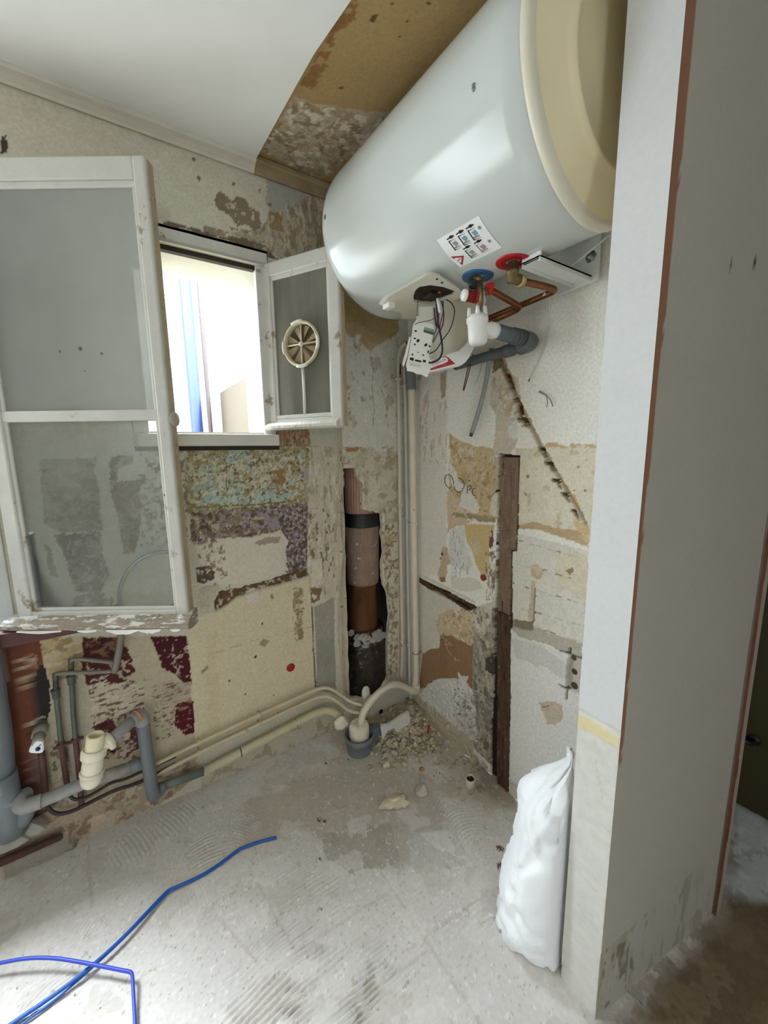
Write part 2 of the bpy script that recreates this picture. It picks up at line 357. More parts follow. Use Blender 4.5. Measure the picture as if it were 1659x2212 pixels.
F(LW([(440, 1280), (560, 1262), (640, 1240), (650, 1252), (520, 1292), (470, 1322)]), [(196, 184, 162)], cover=.22, cs=40, seed=33)
# yellowed panel
pan = LW([(402, 1372), (430, 1330), (482, 1314), (512, 1292), (560, 1274), (612, 1262), (668, 1248), (676, 1360), (680, 1500), (560, 1560), (430, 1612), (415, 1592)])
A(pan, (206, 193, 162), amp=.003, dh=.005, var=.03)
A(LW([(440, 1370), (470, 1360), (478, 1590), (446, 1600)]), (196, 178, 146), amp=.01, op=.5, soft=.01)
A(LW([(634, 1268), (655, 1270), (652, 1380), (640, 1384), (632, 1330)]), (162, 142, 112), amp=.006, cover=.75, cs=40, dh=-.003)
F(LW([(632, 1268), (658, 1270), (654, 1384), (636, 1384)]), [(118, 96, 68), (204, 190, 166)], cover=.2, cs=60, seed=3)
A(LW([(642, 1358), (654, 1356), (655, 1378), (644, 1380)]), (140, 124, 96), amp=.003)
for q in [[(560, 1392), (568, 1380), (582, 1384), (572, 1396)], [(434, 1450), (448, 1438), (450, 1444), (438, 1454)], [(583, 1286), (588, 1280), (592, 1292), (586, 1294)]]:
    A(LW(q), (150, 136, 104), amp=.002, dh=-.004)
A(LW([(530, 1280), (552, 1270), (560, 1284), (556, 1300), (540, 1300)]), (208, 200, 184), amp=.006, dh=.002)
p.line(LW([(455, 1412), (540, 1385), (630, 1362), (676, 1352)]), (176, 160, 128), .003)
for q in [(551, 1418), (529, 1498), (566, 1345), (494, 1470), (600, 1540), (590, 1500)]: p.spot(LW([q])[0], .004, (60, 50, 40))
p.line(LW([(674, 1312), (677, 1400), (683, 1485)]), (46, 36, 28), .007, dh=-.02)
A(LW([(680, 1312), (722, 1290), (727, 1500), (686, 1492)]), (156, 151, 138), amp=.004, var=.12, dh=-.003)
A(LW([(684, 1380), (722, 1380), (725, 1440), (686, 1440)]), (140, 136, 124), amp=.02, op=.5)
# under the open leaf: red, black and maroon remains
A(LW([(0, 1380), (404, 1372), (420, 1590), (430, 1640), (0, 1800)]), (184, 172, 148), amp=.004, var=.12)
A(LW([(0, 1380), (92, 1376), (96, 1450), (78, 1500), (78, 1560), (98, 1640), (102, 1760), (0, 1800)]), (112, 66, 50), amp=.006, var=.16)
F(LW([(40, 1418), (80, 1410), (84, 1490), (55, 1490)]), [(190, 172, 142), (150, 120, 95)], cover=.35, cs=50, an=(1.5, .7), seed=8)
A(LW([(60, 1620), (100, 1610), (104, 1760), (60, 1720)]), (128, 104, 92), amp=.012, cover=.6)
A(LW([(84, 1440), (98, 1438), (110, 1500), (106, 1548), (96, 1560), (78, 1545), (74, 1500)]), (46, 42, 42), amp=.006)
F(LW([(60, 1548), (100, 1545), (104, 1590), (70, 1590)]), [(190, 178, 156), (60, 44, 38)], cover=.3, cs=60, seed=8)
A(LW([(86, 1378), (182, 1374), (176, 1430), (196, 1490), (112, 1478), (96, 1440)]), (182, 162, 124), amp=.006, var=.16)
F(LW([(86, 1378), (182, 1374), (176, 1430), (196, 1490), (112, 1478), (96, 1440)]), [(150, 128, 92), (196, 184, 156)], cover=.3, an=(.6, 1.6), cs=24, seed=18)
A(LW([(115, 1470), (192, 1462), (205, 1560), (198, 1720), (150, 1735), (118, 1600)]), (182, 174, 154), amp=.006)
A(LW([(180, 1378), (262, 1376), (284, 1420), (292, 1455), (262, 1478), (186, 1480), (178, 1430)]), (80, 40, 38), amp=.008, dh=-.001, var=.25)
F(LW([(180, 1378), (262, 1376), (270, 1420), (186, 1420)]), [(44, 34, 30), (128, 98, 72)], cover=.35, cs=30, seed=2)
F(LW([(186, 1430), (300, 1420), (300, 1480), (190, 1490)]), [(190, 176, 152)], cover=.2, cs=45, seed=2)
A(LW([(326, 1376), (403, 1374), (414, 1470), (402, 1478), (378, 1458), (350, 1442), (338, 1408)]), (76, 28, 32), amp=.005, var=.12)
A(LW([(382, 1520), (416, 1508), (421, 1580), (400, 1588), (376, 1566)]), (84, 24, 32), amp=.006, var=.1)
F(LW([(326, 1376), (403, 1374), (414, 1470), (340, 1450)]), [(184, 172, 150)], cover=.12, cs=40, seed=2)
A(LW([(195, 1480), (330, 1470), (320, 1560), (205, 1565)]), (190, 178, 154), amp=.008)
F(LW([(192, 1470), (312, 1470), (310, 1580), (200, 1580)]), [(84, 44, 40), (206, 196, 178)], cover=.28, cs=36, an=(.7, 1.8), seed=52)
A(LW([(202, 1570), (250, 1545), (305, 1530), (306, 1610), (270, 1640), (220, 1620)]), (94, 52, 52), amp=.008, cover=.7, cs=26)
F(LW([(200, 1560), (310, 1530), (310, 1640), (210, 1640)]), [(160, 148, 130), (70, 34, 36)], cover=.25, cs=36, seed=81)
A(LW([(352, 1470), (412, 1475), (415, 1512), (380, 1522), (350, 1512)]), (178, 162, 142), amp=.006, rough=.004)
F(LW([(330, 1480), (415, 1470), (415, 1580), (335, 1600)]), [(96, 48, 44), (150, 132, 108)], cover=.14, cs=44, an=(.7, 1.7), seed=90)
F(LW([(95, 1600), (150, 1600), (150, 1760), (100, 1760)]), [(104, 78, 62), (150, 138, 118)], cover=.3, cs=30, seed=14)
# seen through the lower pane
A(LW([(40, 930), (400, 925), (400, 1372), (40, 1375)]), (196, 190, 174), amp=.004)
z1 = LW([(84, 992), (208, 990), (202, 1016), (216, 1060), (220, 1145), (140, 1152), (96, 1130), (90, 1060)]); A(z1, (140, 130, 116), amp=.008, var=.2); F(z1, [(172, 164, 148), (112, 100, 84), (158, 152, 140)], cover=.3, cs=28, seed=19)
z2 = LW([(118, 1156), (216, 1148), (222, 1200), (236, 1240), (215, 1282), (162, 1278), (142, 1205)]); A(z2, (100, 88, 84), amp=.008, var=.2); F(z2, [(176, 166, 152), (72, 60, 56), (140, 130, 118)], cover=.3, cs=32, seed=29)
z3 = LW([(154, 1282), (248, 1282), (246, 1335), (160, 1335)]); A(z3, (116, 106, 98), amp=.01, var=.2, cover=.8); F(z3, [(172, 164, 150)], cover=.3, cs=32, seed=29)
z4 = LW([(238, 986), (288, 984), (286, 1002), (254, 1012), (252, 1042), (308, 1034), (304, 1140), (290, 1194), (266, 1196), (254, 1110), (240, 1060)]); A(z4, (142, 126, 92), amp=.008, var=.2); F(z4, [(176, 166, 142), (102, 90, 68), (122, 112, 100)], cover=.3, cs=32, seed=39)
F(LW([(300, 975), (405, 970), (405, 1180), (305, 1180)]), [(150, 140, 116), (120, 108, 98), (206, 200, 186)], cover=.28, cs=24, seed=49)
A(LW([(98, 1178), (108, 1180), (126, 1248), (108, 1242)]), (120, 112, 100), amp=.006)
p.line(LW([(272, 1338), (330, 1322), (400, 1300)]), (110, 92, 72), .012, amp=.006)
# lowest strip: raw render, grey lumps, board
A(LW([(0, 1800), (110, 1752), (420, 1640), (445, 1665), (330, 1750), (0, 1905)]), (168, 150, 128), amp=.008, var=.14, rough=.003)
F(LW([(0, 1800), (110, 1752), (420, 1640), (445, 1665), (330, 1750), (0, 1905)]), [(134, 108, 86), (186, 174, 152)], cover=.25, cs=18, seed=64)
A(LW([(200, 1765), (250, 1752), (245, 1800), (190, 1818)]), (186, 170, 150), amp=.006)
A(LW([(430, 1660), (735, 1530), (735, 1600), (440, 1715)]), (188, 180, 160), amp=.006)
F(LW([(430, 1660), (735, 1530), (735, 1600), (440, 1715)]), [(160, 146, 122)], cover=.2, cs=18, seed=7)
A(LW([(0, 1860), (60, 1830), (150, 1800), (165, 1815), (60, 1880), (0, 1910)]), (152, 142, 128), amp=.006, dh=.03, rough=.008)
def place_left(U, V, h): return np.stack([U, -h, V], 1)
WX0, WX1, WZ0, WZ1 = -1.17, -0.655, 1.418, 2.178          # small window hole
BX0, BX1, BZ0, BZ1 = -2.70, -1.545, 0.84, 2.22            # big window hole
def hole_left(u, v): return ((u > WX0) & (u < WX1) & (v > WZ0) & (v < WZ1)) | ((u > BX0) & (u < BX1) & (v > BZ0) & (v < BZ1))
wl = p.build('wall_left', place_left, PAINTED, hole=hole_left, flip=False)
tag(wl, 'window wall of peeling cream, olive, mauve and maroon paint over plaster', 'wall', kind='structure')
# thickness of the window wall round both openings
white_old = M('aged_white_gloss', (206, 202, 190), rough=.42, var=.05, sc=14, bump=.12, bsc=60, spots=[((150, 138, 118), 9, .66, .05)])
reveal = M('limewashed_reveal', (176, 171, 155), rough=.7, var=.04, sc=12, bump=.15, bsc=50)
m = MB()
for (x0, x1, z0, z1) in ((-1.125, -0.706, 1.478, 2.106), (BX0+.03, BX1-.03, BZ0+.03, BZ1-.03)):
    y0, y1 = .012, .25
    m.box((x1, y0, z0-.10), (x1+.12, y1, z1+.10)); m.box((x0-.12, y0, z0-.10), (x0, y1, z1+.10))
    m.box((x0, y0, z1), (x1, y1, z1+.10)); m.box((x0, y0, z0-.10), (x1, y1, z0))
m.box((-3.3, .035, -.06), (XB-.022, .25, .735)); m.box((-3.3, .035, 2.325), (XB-.022, .25, CEIL+.02))
tag(m.build('wall_reveal', reveal), 'deep limewashed reveals in the thickness of the window wall', 'wall', kind='structure')

# ---- pipe casing in the corner ---------------------------------------------------------------
hole_px = K((680, 960), .3345, [(183, 155), (262, 155), (270, 200), (300, 245), (306, 330), (310, 420), (430, 445), (436, 540), (430, 580), (446, 700), (430, 800), (442, 905), (470, 960), (484, 1100), (470, 1240), (472, 1500), (410, 1570), (330, 1640), (230, 1630), (196, 1590), (187, 1500), (160, 1200), (172, 900), (187, 800), (190, 640), (172, 600), (166, 445), (192, 430), (170, 350), (187, 280)])
hole_bx = BX(hole_px)
p = Paint(steps((XB, 0.0, .004)), steps((0, 1.5, .004), (1.5, CEIL, .008)), (200, 192, 174), var=.08, relief=.003, seed=5)
A = p.poly; F = p.flecks
A([(XB-.1, 1.395), (.1, 1.395), (.1, 2.6), (XB-.1, 2.6)], (206, 202, 190), amp=.003, dh=.002)
A(BX([(740, 600), (862, 600), (862, 720), (800, 755), (770, 740), (742, 715)]), (176, 154, 112), amp=.012, fs=18)
F(BX([(745, 720), (860, 730), (860, 930), (742, 925)]), [(176, 166, 146), (214, 208, 194)], cover=.10, cs=9, an=(1.6, .8), seed=5)
F(BX([(745, 700), (860, 720), (860, 930), (742, 925)]), [(150, 134, 112)], cover=.03, cs=18, seed=25)
for q in [[(800, 770), (806, 800), (803, 850), (808, 880), (806, 925)], [(758, 800), (764, 820), (778, 830)], [(822, 840), (830, 858)]]: p.line(BX(q), (140, 128, 108), .003)
F(BX([(738, 965), (860, 965), (860, 1130), (738, 1130)]), [(160, 146, 118), (186, 176, 154)], cover=.3, cs=16, seed=12)
A(BX([(746, 966), (775, 966), (772, 975), (750, 976)]), (160, 120, 84), amp=.004)
F(BX([(825, 1130), (860, 1130), (860, 1480), (838, 1500)]), [(176, 152, 118), (206, 194, 172), (128, 110, 88)], cover=.28, cs=22, seed=22)
d = sdf(p.U, p.V, hole_bx); p.h += .006*np.clip(1-np.abs(d+.012)/.018, 0, 1)*fbm(p.U*70, p.V*70, 3, 77)*2
def place_box(U, V, h): return np.stack([U, BOXY-h, V], 1)
def hole_box(u, v): return sdf(u, v, hole_bx)+.006*(fbm(u*60, v*60, 3, 9)-.5)*2 > 0
wc = p.build('wall_corner', place_box, PAINTED, hole=hole_box)
tag(wc, 'plastered pipe casing in the corner, broken open over a brown stack', 'wall', kind='structure')
m = MB()                                                      # left cheek of the casing and the hollow behind it
zs = [i*.05 for i in range(50)]+[CEIL]
R5 = random.Random(5)
L_ = [(XB-.002-R5.uniform(0, .006)-(.02 if z < 1.05 else .004), .030, z) for z in zs]; Rr_ = [(XB+R5.uniform(-.002, .003), BOXY+.001, z) for z in zs]
m._add(L_+Rr_, [(i, i+len(zs), i+1+len(zs), i+1) for i in range(len(zs)-1)])
m.build('cheek', M('casing_edge_plaster', (196, 186, 166), rough=.9, var=.12, sc=30, bump=.5, bsc=120, spots=[((130, 112, 88), 22, .62, .04)]), wc)
m = MB(); m.box((XB-.02, .20, -.02), (.02, .22, CEIL+.03)); m.box((XB-.02, .02, CEIL+.012), (.02, .21, CEIL+.03)); m.box((XB-.024, .032, -.02), (XB+.004, .20, CEIL+.02)); m.box((-.012, BOXY+.012, 0), (.01, .20, CEIL))
m.build('hollow', M('shaded_cavity_masonry', (52, 44, 38), rough=.95, var=.25, sc=18, bump=.6, bsc=60), wc)  # back and sides coloured dark for the shade inside the casing
# thickness of the broken plaster edge
m = MB(); hp = [pl(x, y, 1, BOXY+.002) for x, y in hole_px]; n = len(hp); cx = np.mean(hp, 0)
ring = []
for i, q in enumerate(hp):
    for k in range(4):
        t = k/4; b = hp[(i+1) % n]; c = q*(1-t)+b*t; j = R5.uniform(-.004, .004)
        dv = (c-cx); dv[1] = 0; dv /= np.linalg.norm(dv); ring.append((c+dv*(.006+j), c+dv*(.002+j)+np.array([0, .022, 0])))
vs = [a for a, b in ring]+[b for a, b in ring]; N_ = len(ring)
m._add(vs, [(i, (i+1) % N_, (i+1) % N_+N_, i+N_) for i in range(N_)])
m.build('broken_edge', M('raw_plaster', (206, 196, 176), rough=.95, var=.15, sc=40, bump=.6, bsc=120, spots=[((140, 112, 84), 30, .6, .05)]), wc)

# ---- heater wall ----------------------------------------------------------------------------
p = Paint(steps((-1.32, -1.22, .02), (-1.22, -0.0, .004)), steps((0, 1.95, .004), (1.95, CEIL, .012)), (240, 238, 230), var=.03, relief=.0016, seed=8)
A = p.poly; F = p.flecks
A(RW([(900, 690), (970, 690), (968, 1240), (905, 1250)]), (220, 214, 202), amp=.01, op=.7, soft=.02)
F(RW([(900, 800), (965, 800), (965, 1000), (905, 1000)]), [(206, 190, 172), (190, 180, 164)], cover=.10, cs=14, an=(1.8, .7), seed=3)
A(RW([(951, 805), (963, 800), (961, 855), (954, 860), (950, 835)]), (176, 160, 138), amp=.004, dh=-.003)
A(K1([(735, 265), (780, 275), (870, 430), (940, 445), (935, 600), (925, 900), (870, 1000), (760, 1010), (735, 960), (760, 880), (775, 720), (725, 640), (745, 470), (760, 420), (740, 400)]), (214, 202, 186), amp=.012, fs=24, dh=.001)
F(K1([(730, 430), (900, 560), (960, 780), (880, 740), (800, 700), (725, 640)]), [(196, 180, 152), (214, 208, 196)], cover=.4, cs=22, seed=6)
A(K1([(850, 790), (930, 750), (925, 890), (860, 880)]), (226, 224, 216), amp=.006)
A(K1([(430, 848), (470, 880), (500, 910), (560, 915), (600, 940), (680, 945), (740, 962), (762, 1012), (800, 1018), (792, 1460), (700, 1486), (560, 1450), (520, 1500), (430, 1540), (418, 1560), (415, 1300), (430, 1260), (425, 1080), (440, 1000)]), (206, 184, 146), amp=.006, dh=-.0018, var=.08)
F(K1([(430, 860), (600, 940), (760, 1012), (790, 1460), (700, 1480), (430, 1500)]), [(220, 208, 184), (188, 160, 116), (214, 200, 172)], cover=.22, cs=16, seed=41)
F(K1([(430, 860), (600, 940), (760, 1012), (790, 1460), (700, 1480), (430, 1500)]), [(150, 122, 82)], cover=.05, cs=50, seed=43)
A(K1([(415, 1270), (470, 1290), (470, 1400), (560, 1440), (560, 1540), (480, 1500), (418, 1560)]), (212, 190, 164), amp=.006)
A(K1([(430, 1050), (480, 1120), (500, 1190), (560, 1230), (600, 1290), (650, 1380), (640, 1430), (560, 1400), (500, 1370), (520, 1280), (470, 1260), (440, 1200)]), (228, 224, 214), amp=.006, dh=.002)
A(K1([(540, 1500), (640, 1500), (760, 1505), (740, 1600), (722, 1660), (712, 1880), (660, 1860), (620, 1780), (600, 1700), (565, 1640), (545, 1560)]), (212, 188, 138), amp=.004, var=.04)
A(K1([(600, 1640), (640, 1625), (660, 1680), (640, 1720), (610, 1730), (600, 1700)]), (214, 198, 168), amp=.004)
A(K1([(760, 1010), (800, 1015), (790, 1700), (770, 1700), (765, 1480)]), (196, 186, 176), amp=.008, cover=.7)
A(K1([(718, 1550), (745, 1540), (750, 1620), (738, 1690), (720, 1700)]), (128, 76, 92), amp=.006, cover=.7, cs=50)
A(K1([(448, 1420), (560, 1425), (640, 1440), (790, 1462), (790, 1495), (640, 1478), (560, 1462), (450, 1440)]), (166, 152, 124), amp=.006, cover=.85, dh=-.004)
A(K1([(740, 1280), (770, 1250), (800, 1290), (800, 1340), (790, 1460), (720, 1430), (725, 1340)]), (222, 214, 196), amp=.006, dh=.005, rough=.003)
A(K1([(755, 1262), (785, 1250), (788, 1266), (762, 1280)]), (38, 32, 26), amp=.004, dh=-.008)
p.line(K1([(760, 1275), (740, 1300), (722, 1340)]), (84, 70, 54), .003)
p.line(K1([(770, 1630), (775, 1660), (800, 1670)]), (60, 50, 42), .003); p.line(K1([(790, 1015), (796, 1200), (785, 1480), (778, 1700)]), (70, 58, 46), .004, dh=-.006)
A(K1([(372, 1690), (390, 1655), (425, 1680), (450, 1740), (440, 1780), (408, 1790), (415, 1850), (400, 1900), (360, 1910), (345, 1860), (368, 1780)]), (206, 182, 152), amp=.004, dh=-.002)
A(K1([(360, 1880), (400, 1875), (408, 1915), (370, 1915)]), (160, 122, 86), amp=.004)
for q in [(378, 1715), (367, 1745)]: p.spot(K1([q])[0], .005, (50, 42, 34))
A(K1([(440, 1540), (545, 1505), (548, 1660), (600, 1800), (560, 1850), (450, 1800), (420, 1700)]), (222, 220, 214), amp=.008)
F(K1([(440, 1540), (600, 1600), (600, 1850), (450, 1900)]), [(176, 168, 156), (232, 230, 224)], cover=.14, cs=34, an=(2, .8), seed=13)
A(K1([(440, 1880), (620, 1890), (680, 1960), (560, 1990), (450, 1960)]), (214, 206, 186), amp=.01, op=.6)
F(K1([(690, 1700), (770, 1690), (770, 2050), (700, 2050)]), [(150, 128, 104), (92, 74, 58), (216, 206, 186)], cover=.25, cs=28, an=(1.6, .7), seed=16)
# ochre ground right of the post
A(RW([(1112, 968), (1200, 962), (1290, 964), (1285, 1176), (1200, 1150), (1115, 1140)]), (226, 218, 198), amp=.003, dh=-.0012)
F(RW([(1112, 968), (1290, 964), (1285, 1170), (1115, 1140)]), [(204, 190, 160)], cover=.05, cs=20, seed=17)
A(RW([(1140, 962), (1180, 955), (1290, 960), (1290, 968), (1190, 968)]), (206, 182, 140), amp=.005, cover=.6)
A(RW([(1112, 1136), (1148, 1128), (1200, 1140), (1270, 1152), (1270, 1182), (1255, 1176), (1200, 1156), (1150, 1142), (1112, 1144)]), (196, 172, 136), amp=.004, dh=-.004)
A(RW([(1112, 1150), (1270, 1190), (1270, 1400), (1105, 1345)]), (224, 220, 208), amp=.004)
A(RW([(1195, 1190), (1275, 1200), (1272, 1300), (1205, 1270)]), (222, 210, 182), amp=.02, fs=20, op=.7)
for y0 in (1165, 1215, 1262, 1310, 1345):
    p.line(RW([(1112+rnd.random()*20, y0+2), (1190, y0+22+rnd.random()*4), (1265, y0+44)]), (206, 200, 186), .003, dh=-.001, amp=.002)
    for _ in range(3):
        x = rnd.uniform(1115, 1250); y = y0+(x-1112)*.28; p.line(RW([(x, y), (x+rnd.uniform(6, 14), y+rnd.uniform(1, 5))]), (150, 138, 118), .004, dh=-.003)
A(RW([(1112, 1372), (1100, 1350), (1110, 1335), (1150, 1350), (1160, 1358), (1258, 1392), (1255, 1428), (1180, 1392)]), (190, 184, 170), amp=.006, dh=-.001)
A(RW([(1110, 1340), (1150, 1345), (1150, 1364), (1125, 1360), (1108, 1352)]), (152, 138, 118), amp=.004, dh=-.012)
p.spot(RW([(1158, 1236)])[0], .027, (204, 184, 154), amp=.004, dh=-.003, rough=.004); p.spot(RW([(1158, 1232)])[0], .020, (216, 200, 176), amp=.004, cover=.6)
A(RW([(1148, 1255), (1156, 1255), (1152, 1345), (1141, 1340)]), (206, 190, 164), amp=.002, dh=-.006)
A(RW([(1153, 1272), (1157, 1270), (1154, 1340), (1149, 1344), (1151, 1300)]), (84, 66, 50), amp=.003, dh=-.02)
A(RW([(1218, 1234), (1236, 1226), (1240, 1234), (1232, 1244), (1226, 1236)]), (160, 132, 100), amp=.003)
low = RW([(1104, 1352), (1120, 1372), (1180, 1396), (1255, 1432), (1262, 1830), (1180, 1780), (1096, 1712), (1098, 1500)])
A(low, (232, 230, 226), amp=.001, dh=.010, var=.02)
A(RW([(1110, 1380), (1180, 1400), (1230, 1440), (1225, 1460), (1170, 1440), (1120, 1420)]), (206, 204, 198), amp=.03, fs=14, op=.7)
A(RW([(1165, 1515), (1200, 1514), (1218, 1522), (1220, 1548), (1204, 1566), (1184, 1562), (1176, 1536)]), (204, 190, 170), amp=.006, dh=-.002, rough=.003)
p.line(RW([(1176, 1526), (1188, 1524)]), (90, 74, 58), .004, dh=-.003); p.spot(RW([(1145, 1442)])[0], .004, (60, 52, 46))
A(RW([(1096, 1675), (1180, 1730), (1180, 1785), (1096, 1720)]), (206, 196, 182), amp=.01, op=.6)
p.line(RW([(1105, 1688), (1182, 1736)]), (176, 164, 146), .003)
for q in [(1058, 1240), (1110, 1260), (1076, 1030), (1140, 1030), (1232, 1000), (1248, 1010), (1240, 1060), (1265, 1060), (1134, 1066)]: p.spot(RW([q])[0], .004, (150, 128, 98))
# lower left of the post: brown board, grey render, torn paper edge
A(K2([(150, 330), (520, 580), (740, 500), (730, 1760), (500, 1560), (140, 1190)]), (212, 206, 192), amp=.008, rough=.002)
A(K2([(285, 680), (300, 620), (400, 570), (530, 590), (560, 700), (560, 860), (520, 850), (420, 790), (330, 770), (290, 730)]), (206, 184, 152), amp=.008, var=.12)
F(K2([(285, 680), (400, 570), (620, 560), (620, 860), (520, 850), (330, 770)]), [(226, 214, 194), (176, 148, 110)], cover=.2, cs=30, seed=5)
A(K2([(180, 905), (240, 870), (305, 865), (312, 775), (390, 770), (470, 812), (540, 850), (590, 780), (625, 800), (560, 1100), (548, 1180), (480, 1140), (440, 1090), (300, 1088), (200, 1160), (150, 1190), (170, 1000)]), (150, 118, 88), amp=.003, dh=-.003, var=.05)
A(K2([(312, 775), (345, 760), (380, 1090), (300, 1088)]), (140, 108, 80), amp=.01, op=.5)
for q in [[(310, 770), (345, 800), (400, 845), (340, 835)], [(345, 810), (370, 890), (420, 950), (460, 960)], [(425, 930), (420, 970)]]: p.line(K2(q), (206, 184, 160), .003)
A(K2([(560, 700), (620, 800), (735, 560), (735, 1750), (690, 1740), (560, 1600), (548, 1180)]), (160, 152, 140), amp=.010, rough=.006, var=.16)
F(K2([(560, 560), (735, 560), (735, 1750), (560, 1600)]), [(198, 190, 172), (112, 104, 94), (176, 170, 156)], cover=.28, cs=22, an=(1.4, .9), seed=26)
A(K2([(650, 940), (730, 900), (735, 1120), (690, 1080), (655, 1060)]), (78, 74, 68), amp=.012, cover=.8)
A(K2([(600, 1250), (720, 1200), (720, 1500), (640, 1420)]), (140, 136, 128), amp=.012, cover=.6, rough=.005)
A(K2([(150, 1190), (240, 1120), (310, 1085), (440, 1115), (520, 1130), (560, 1200), (600, 1560), (500, 1560), (240, 1330)]), (214, 211, 206), amp=.010, fs=40, dh=.004, rough=.006)
F(K2([(420, 1150), (600, 1200), (600, 1560), (420, 1400)]), [(112, 106, 96), (160, 154, 142)], cover=.16, cs=52, seed=7)
A(K2([(450, 1045), (470, 1070), (525, 1070), (510, 1130), (480, 1170), (455, 1140)]), (216, 212, 206), amp=.004, dh=.008)
A(K2([(130, 1180), (560, 1540), (580, 1780), (640, 1800), (560, 1820), (470, 1640), (260, 1400), (120, 1250)]), (196, 186, 168), amp=.010, dh=.012, rough=.006, var=.14)
A(K2([(620, 320), (650, 315), (662, 350), (645, 362), (620, 350)]), (126, 54, 40), amp=.003)
# diagonal chase chiselled from the pipe elbow down to the partition
dg = K1([(770, 270), (830, 400), (860, 470), (900, 580), (950, 700), (1000, 790), (1060, 900), (1100, 990), (1160, 1080), (1230, 1200), (1310, 1320), (1370, 1440), (1430, 1540)])
dr = K1([(790, 262), (850, 390), (890, 470), (920, 580), (975, 690), (1030, 810), (1085, 920), (1140, 1010), (1190, 1110), (1260, 1220), (1340, 1350), (1395, 1480), (1440, 1560)])
A([(a[0]+.004, a[1]) for a in dg]+[(q[0]-.004, q[1]) for q in dr[::-1]], (184, 168, 138), amp=.005, fs=90, dh=-.012)
A(K1([(740, 290), (775, 270), (830, 400), (835, 430), (800, 380), (740, 410)]), (150, 134, 100), amp=.006, dh=-.006, rough=.004)
A(K1([(822, 420), (850, 415), (880, 500), (905, 580), (945, 660), (955, 710), (935, 740), (915, 660), (880, 560), (850, 480)]), (110, 64, 36), amp=.003, dh=-.018)
A(K1([(840, 440), (870, 480), (875, 500), (850, 470)]), (150, 106, 74), amp=.003)
for a, b in (((1062, 940), (1110, 1010)), ((1112, 1050), (1165, 1090)), ((1165, 1170), (1225, 1220)), ((1230, 1270), (1285, 1320)), ((1300, 1390), (1345, 1440)), ((915, 735), (985, 775))):
    c = ((a[0]+b[0])/2, (a[1]+b[1])/2)
    A(K1([(a[0], a[1]), (c[0]+20, c[1]-22), (b[0]+6, b[1]-4), (c[0]+14, c[1]+18), (a[0]+6, a[1]+22)]), (92, 78, 56), amp=.004, dh=-.012)
    A(K1([(c[0], c[1]+10), (b[0]+10, b[1]), (b[0]+16, b[1]+40), (c[0]+14, c[1]+40)]), (146, 130, 104), amp=.004, dh=-.006)
F(K1([(735, 420), (900, 560), (1000, 800), (960, 830), (800, 640)]), [(228, 224, 214), (190, 172, 142)], cover=.22, cs=34, seed=8, dh=.003)
A(K1([(1320, 1290), (1345, 1285), (1345, 1400), (1325, 1380)]), (218, 186, 120), amp=.004)
A(K1([(1320, 1460), (1440, 1530), (1430, 1640), (1400, 1620), (1340, 1520)]), (214, 190, 150), amp=.006)
# horizontal batten groove, timber recess, brick recess
A(K2([(155, 325), (200, 340), (330, 420), (560, 540), (590, 560), (520, 590), (400, 510), (260, 440), (155, 375)]), (110, 84, 60), amp=.003, dh=-.022, var=.2)
A(RW([(1078, 980), (1122, 985), (1116, 1190), (1106, 1192), (1106, 1380), (1099, 1716), (1060, 1690), (1070, 1300)]), (80, 64, 50), amp=.003, seth=-.035)
A(K2([(690, 1400), (745, 1300), (740, 1900), (690, 1750)]), (56, 46, 38), amp=.008, seth=-.03)
p.line(K2([(1210, 885), (1290, 912)]), (90, 78, 64), .006, dh=-.012); p.line(K2([(1282, 865), (1280, 915)]), (90, 78, 64), .005, dh=-.012)
p.line(K2([(1210, 1130), (1260, 1160)]), (90, 78, 64), .006, dh=-.012); p.line(K2([(1272, 1165), (1270, 1245)]), (150, 136, 116), .008, dh=-.008)
BRK = RW([(1230, 1412), (1258, 1422), (1252, 1500), (1226, 1485)])
A(BRK, (120, 108, 92), amp=.001, seth=-.05)
def place_right(U, V, h): return np.stack([-h, U, V], 1)
wr = p.build('wall_right', place_right, PAINTED, flip=True)
tag(wr, 'white heater wall with tan peeled patches and a chiselled diagonal chase', 'wall', kind='structure')

# ---- floor -----------------------------------------------------------------------------------
p = Paint(steps((-3.3, -1.95, .09), (-1.95, -.0, .004), (0.0, .75, .012)), steps((-4.0, -1.95, .10), (-1.95, 0.04, .004)), (204, 199, 192), var=.06, fs=4, relief=.0015, seed=13)
A = p.poly; F = p.flecks
# laid combs of old tile adhesive: ridges in fans, each fan with its own direction
def fan(pts, ang, wl=.016, hgt=.0022, curve=0.0, seed=0):
    pts = np.asarray(pts); lo = pts.min(0); hi = pts.max(0)
    ix = np.nonzero((p.U > lo[0]) & (p.U < hi[0]) & (p.V > lo[1]) & (p.V < hi[1]))[0]
    if ix.size == 0: return
    U = p.U[ix]; V = p.V[ix]; d = sdf(U, V, pts); c = pts.mean(0)
    s = (U-c[0])*math.cos(ang)+(V-c[1])*math.sin(ang); t = -(U-c[0])*math.sin(ang)+(V-c[1])*math.cos(ang)
    s = s+curve*t*t+.010*(fbm(U*9, V*9, 3, seed)-.5)
    brk = np.clip((fbm(U*7, V*7, 4, seed+4)-.47)*8, 0, 1)
    p.h[ix] += hgt*np.sin(s*2*math.pi/wl)*np.clip(d/.03, 0, 1)*brk
rf = random.Random(21)
fans = [((300, 1790), (420, 1720), .9, 0), ((150, 1850), (260, 1800), .5, 2), ((300, 1930), (420, 1850), 2.2, 3), ((540, 1850), (700, 1770), 1.1, 0), ((600, 1800), (760, 1730), 1.4, 0), ((760, 1700), (900, 1640), .6, 1)]
def FP(a): return FL([a])[0]
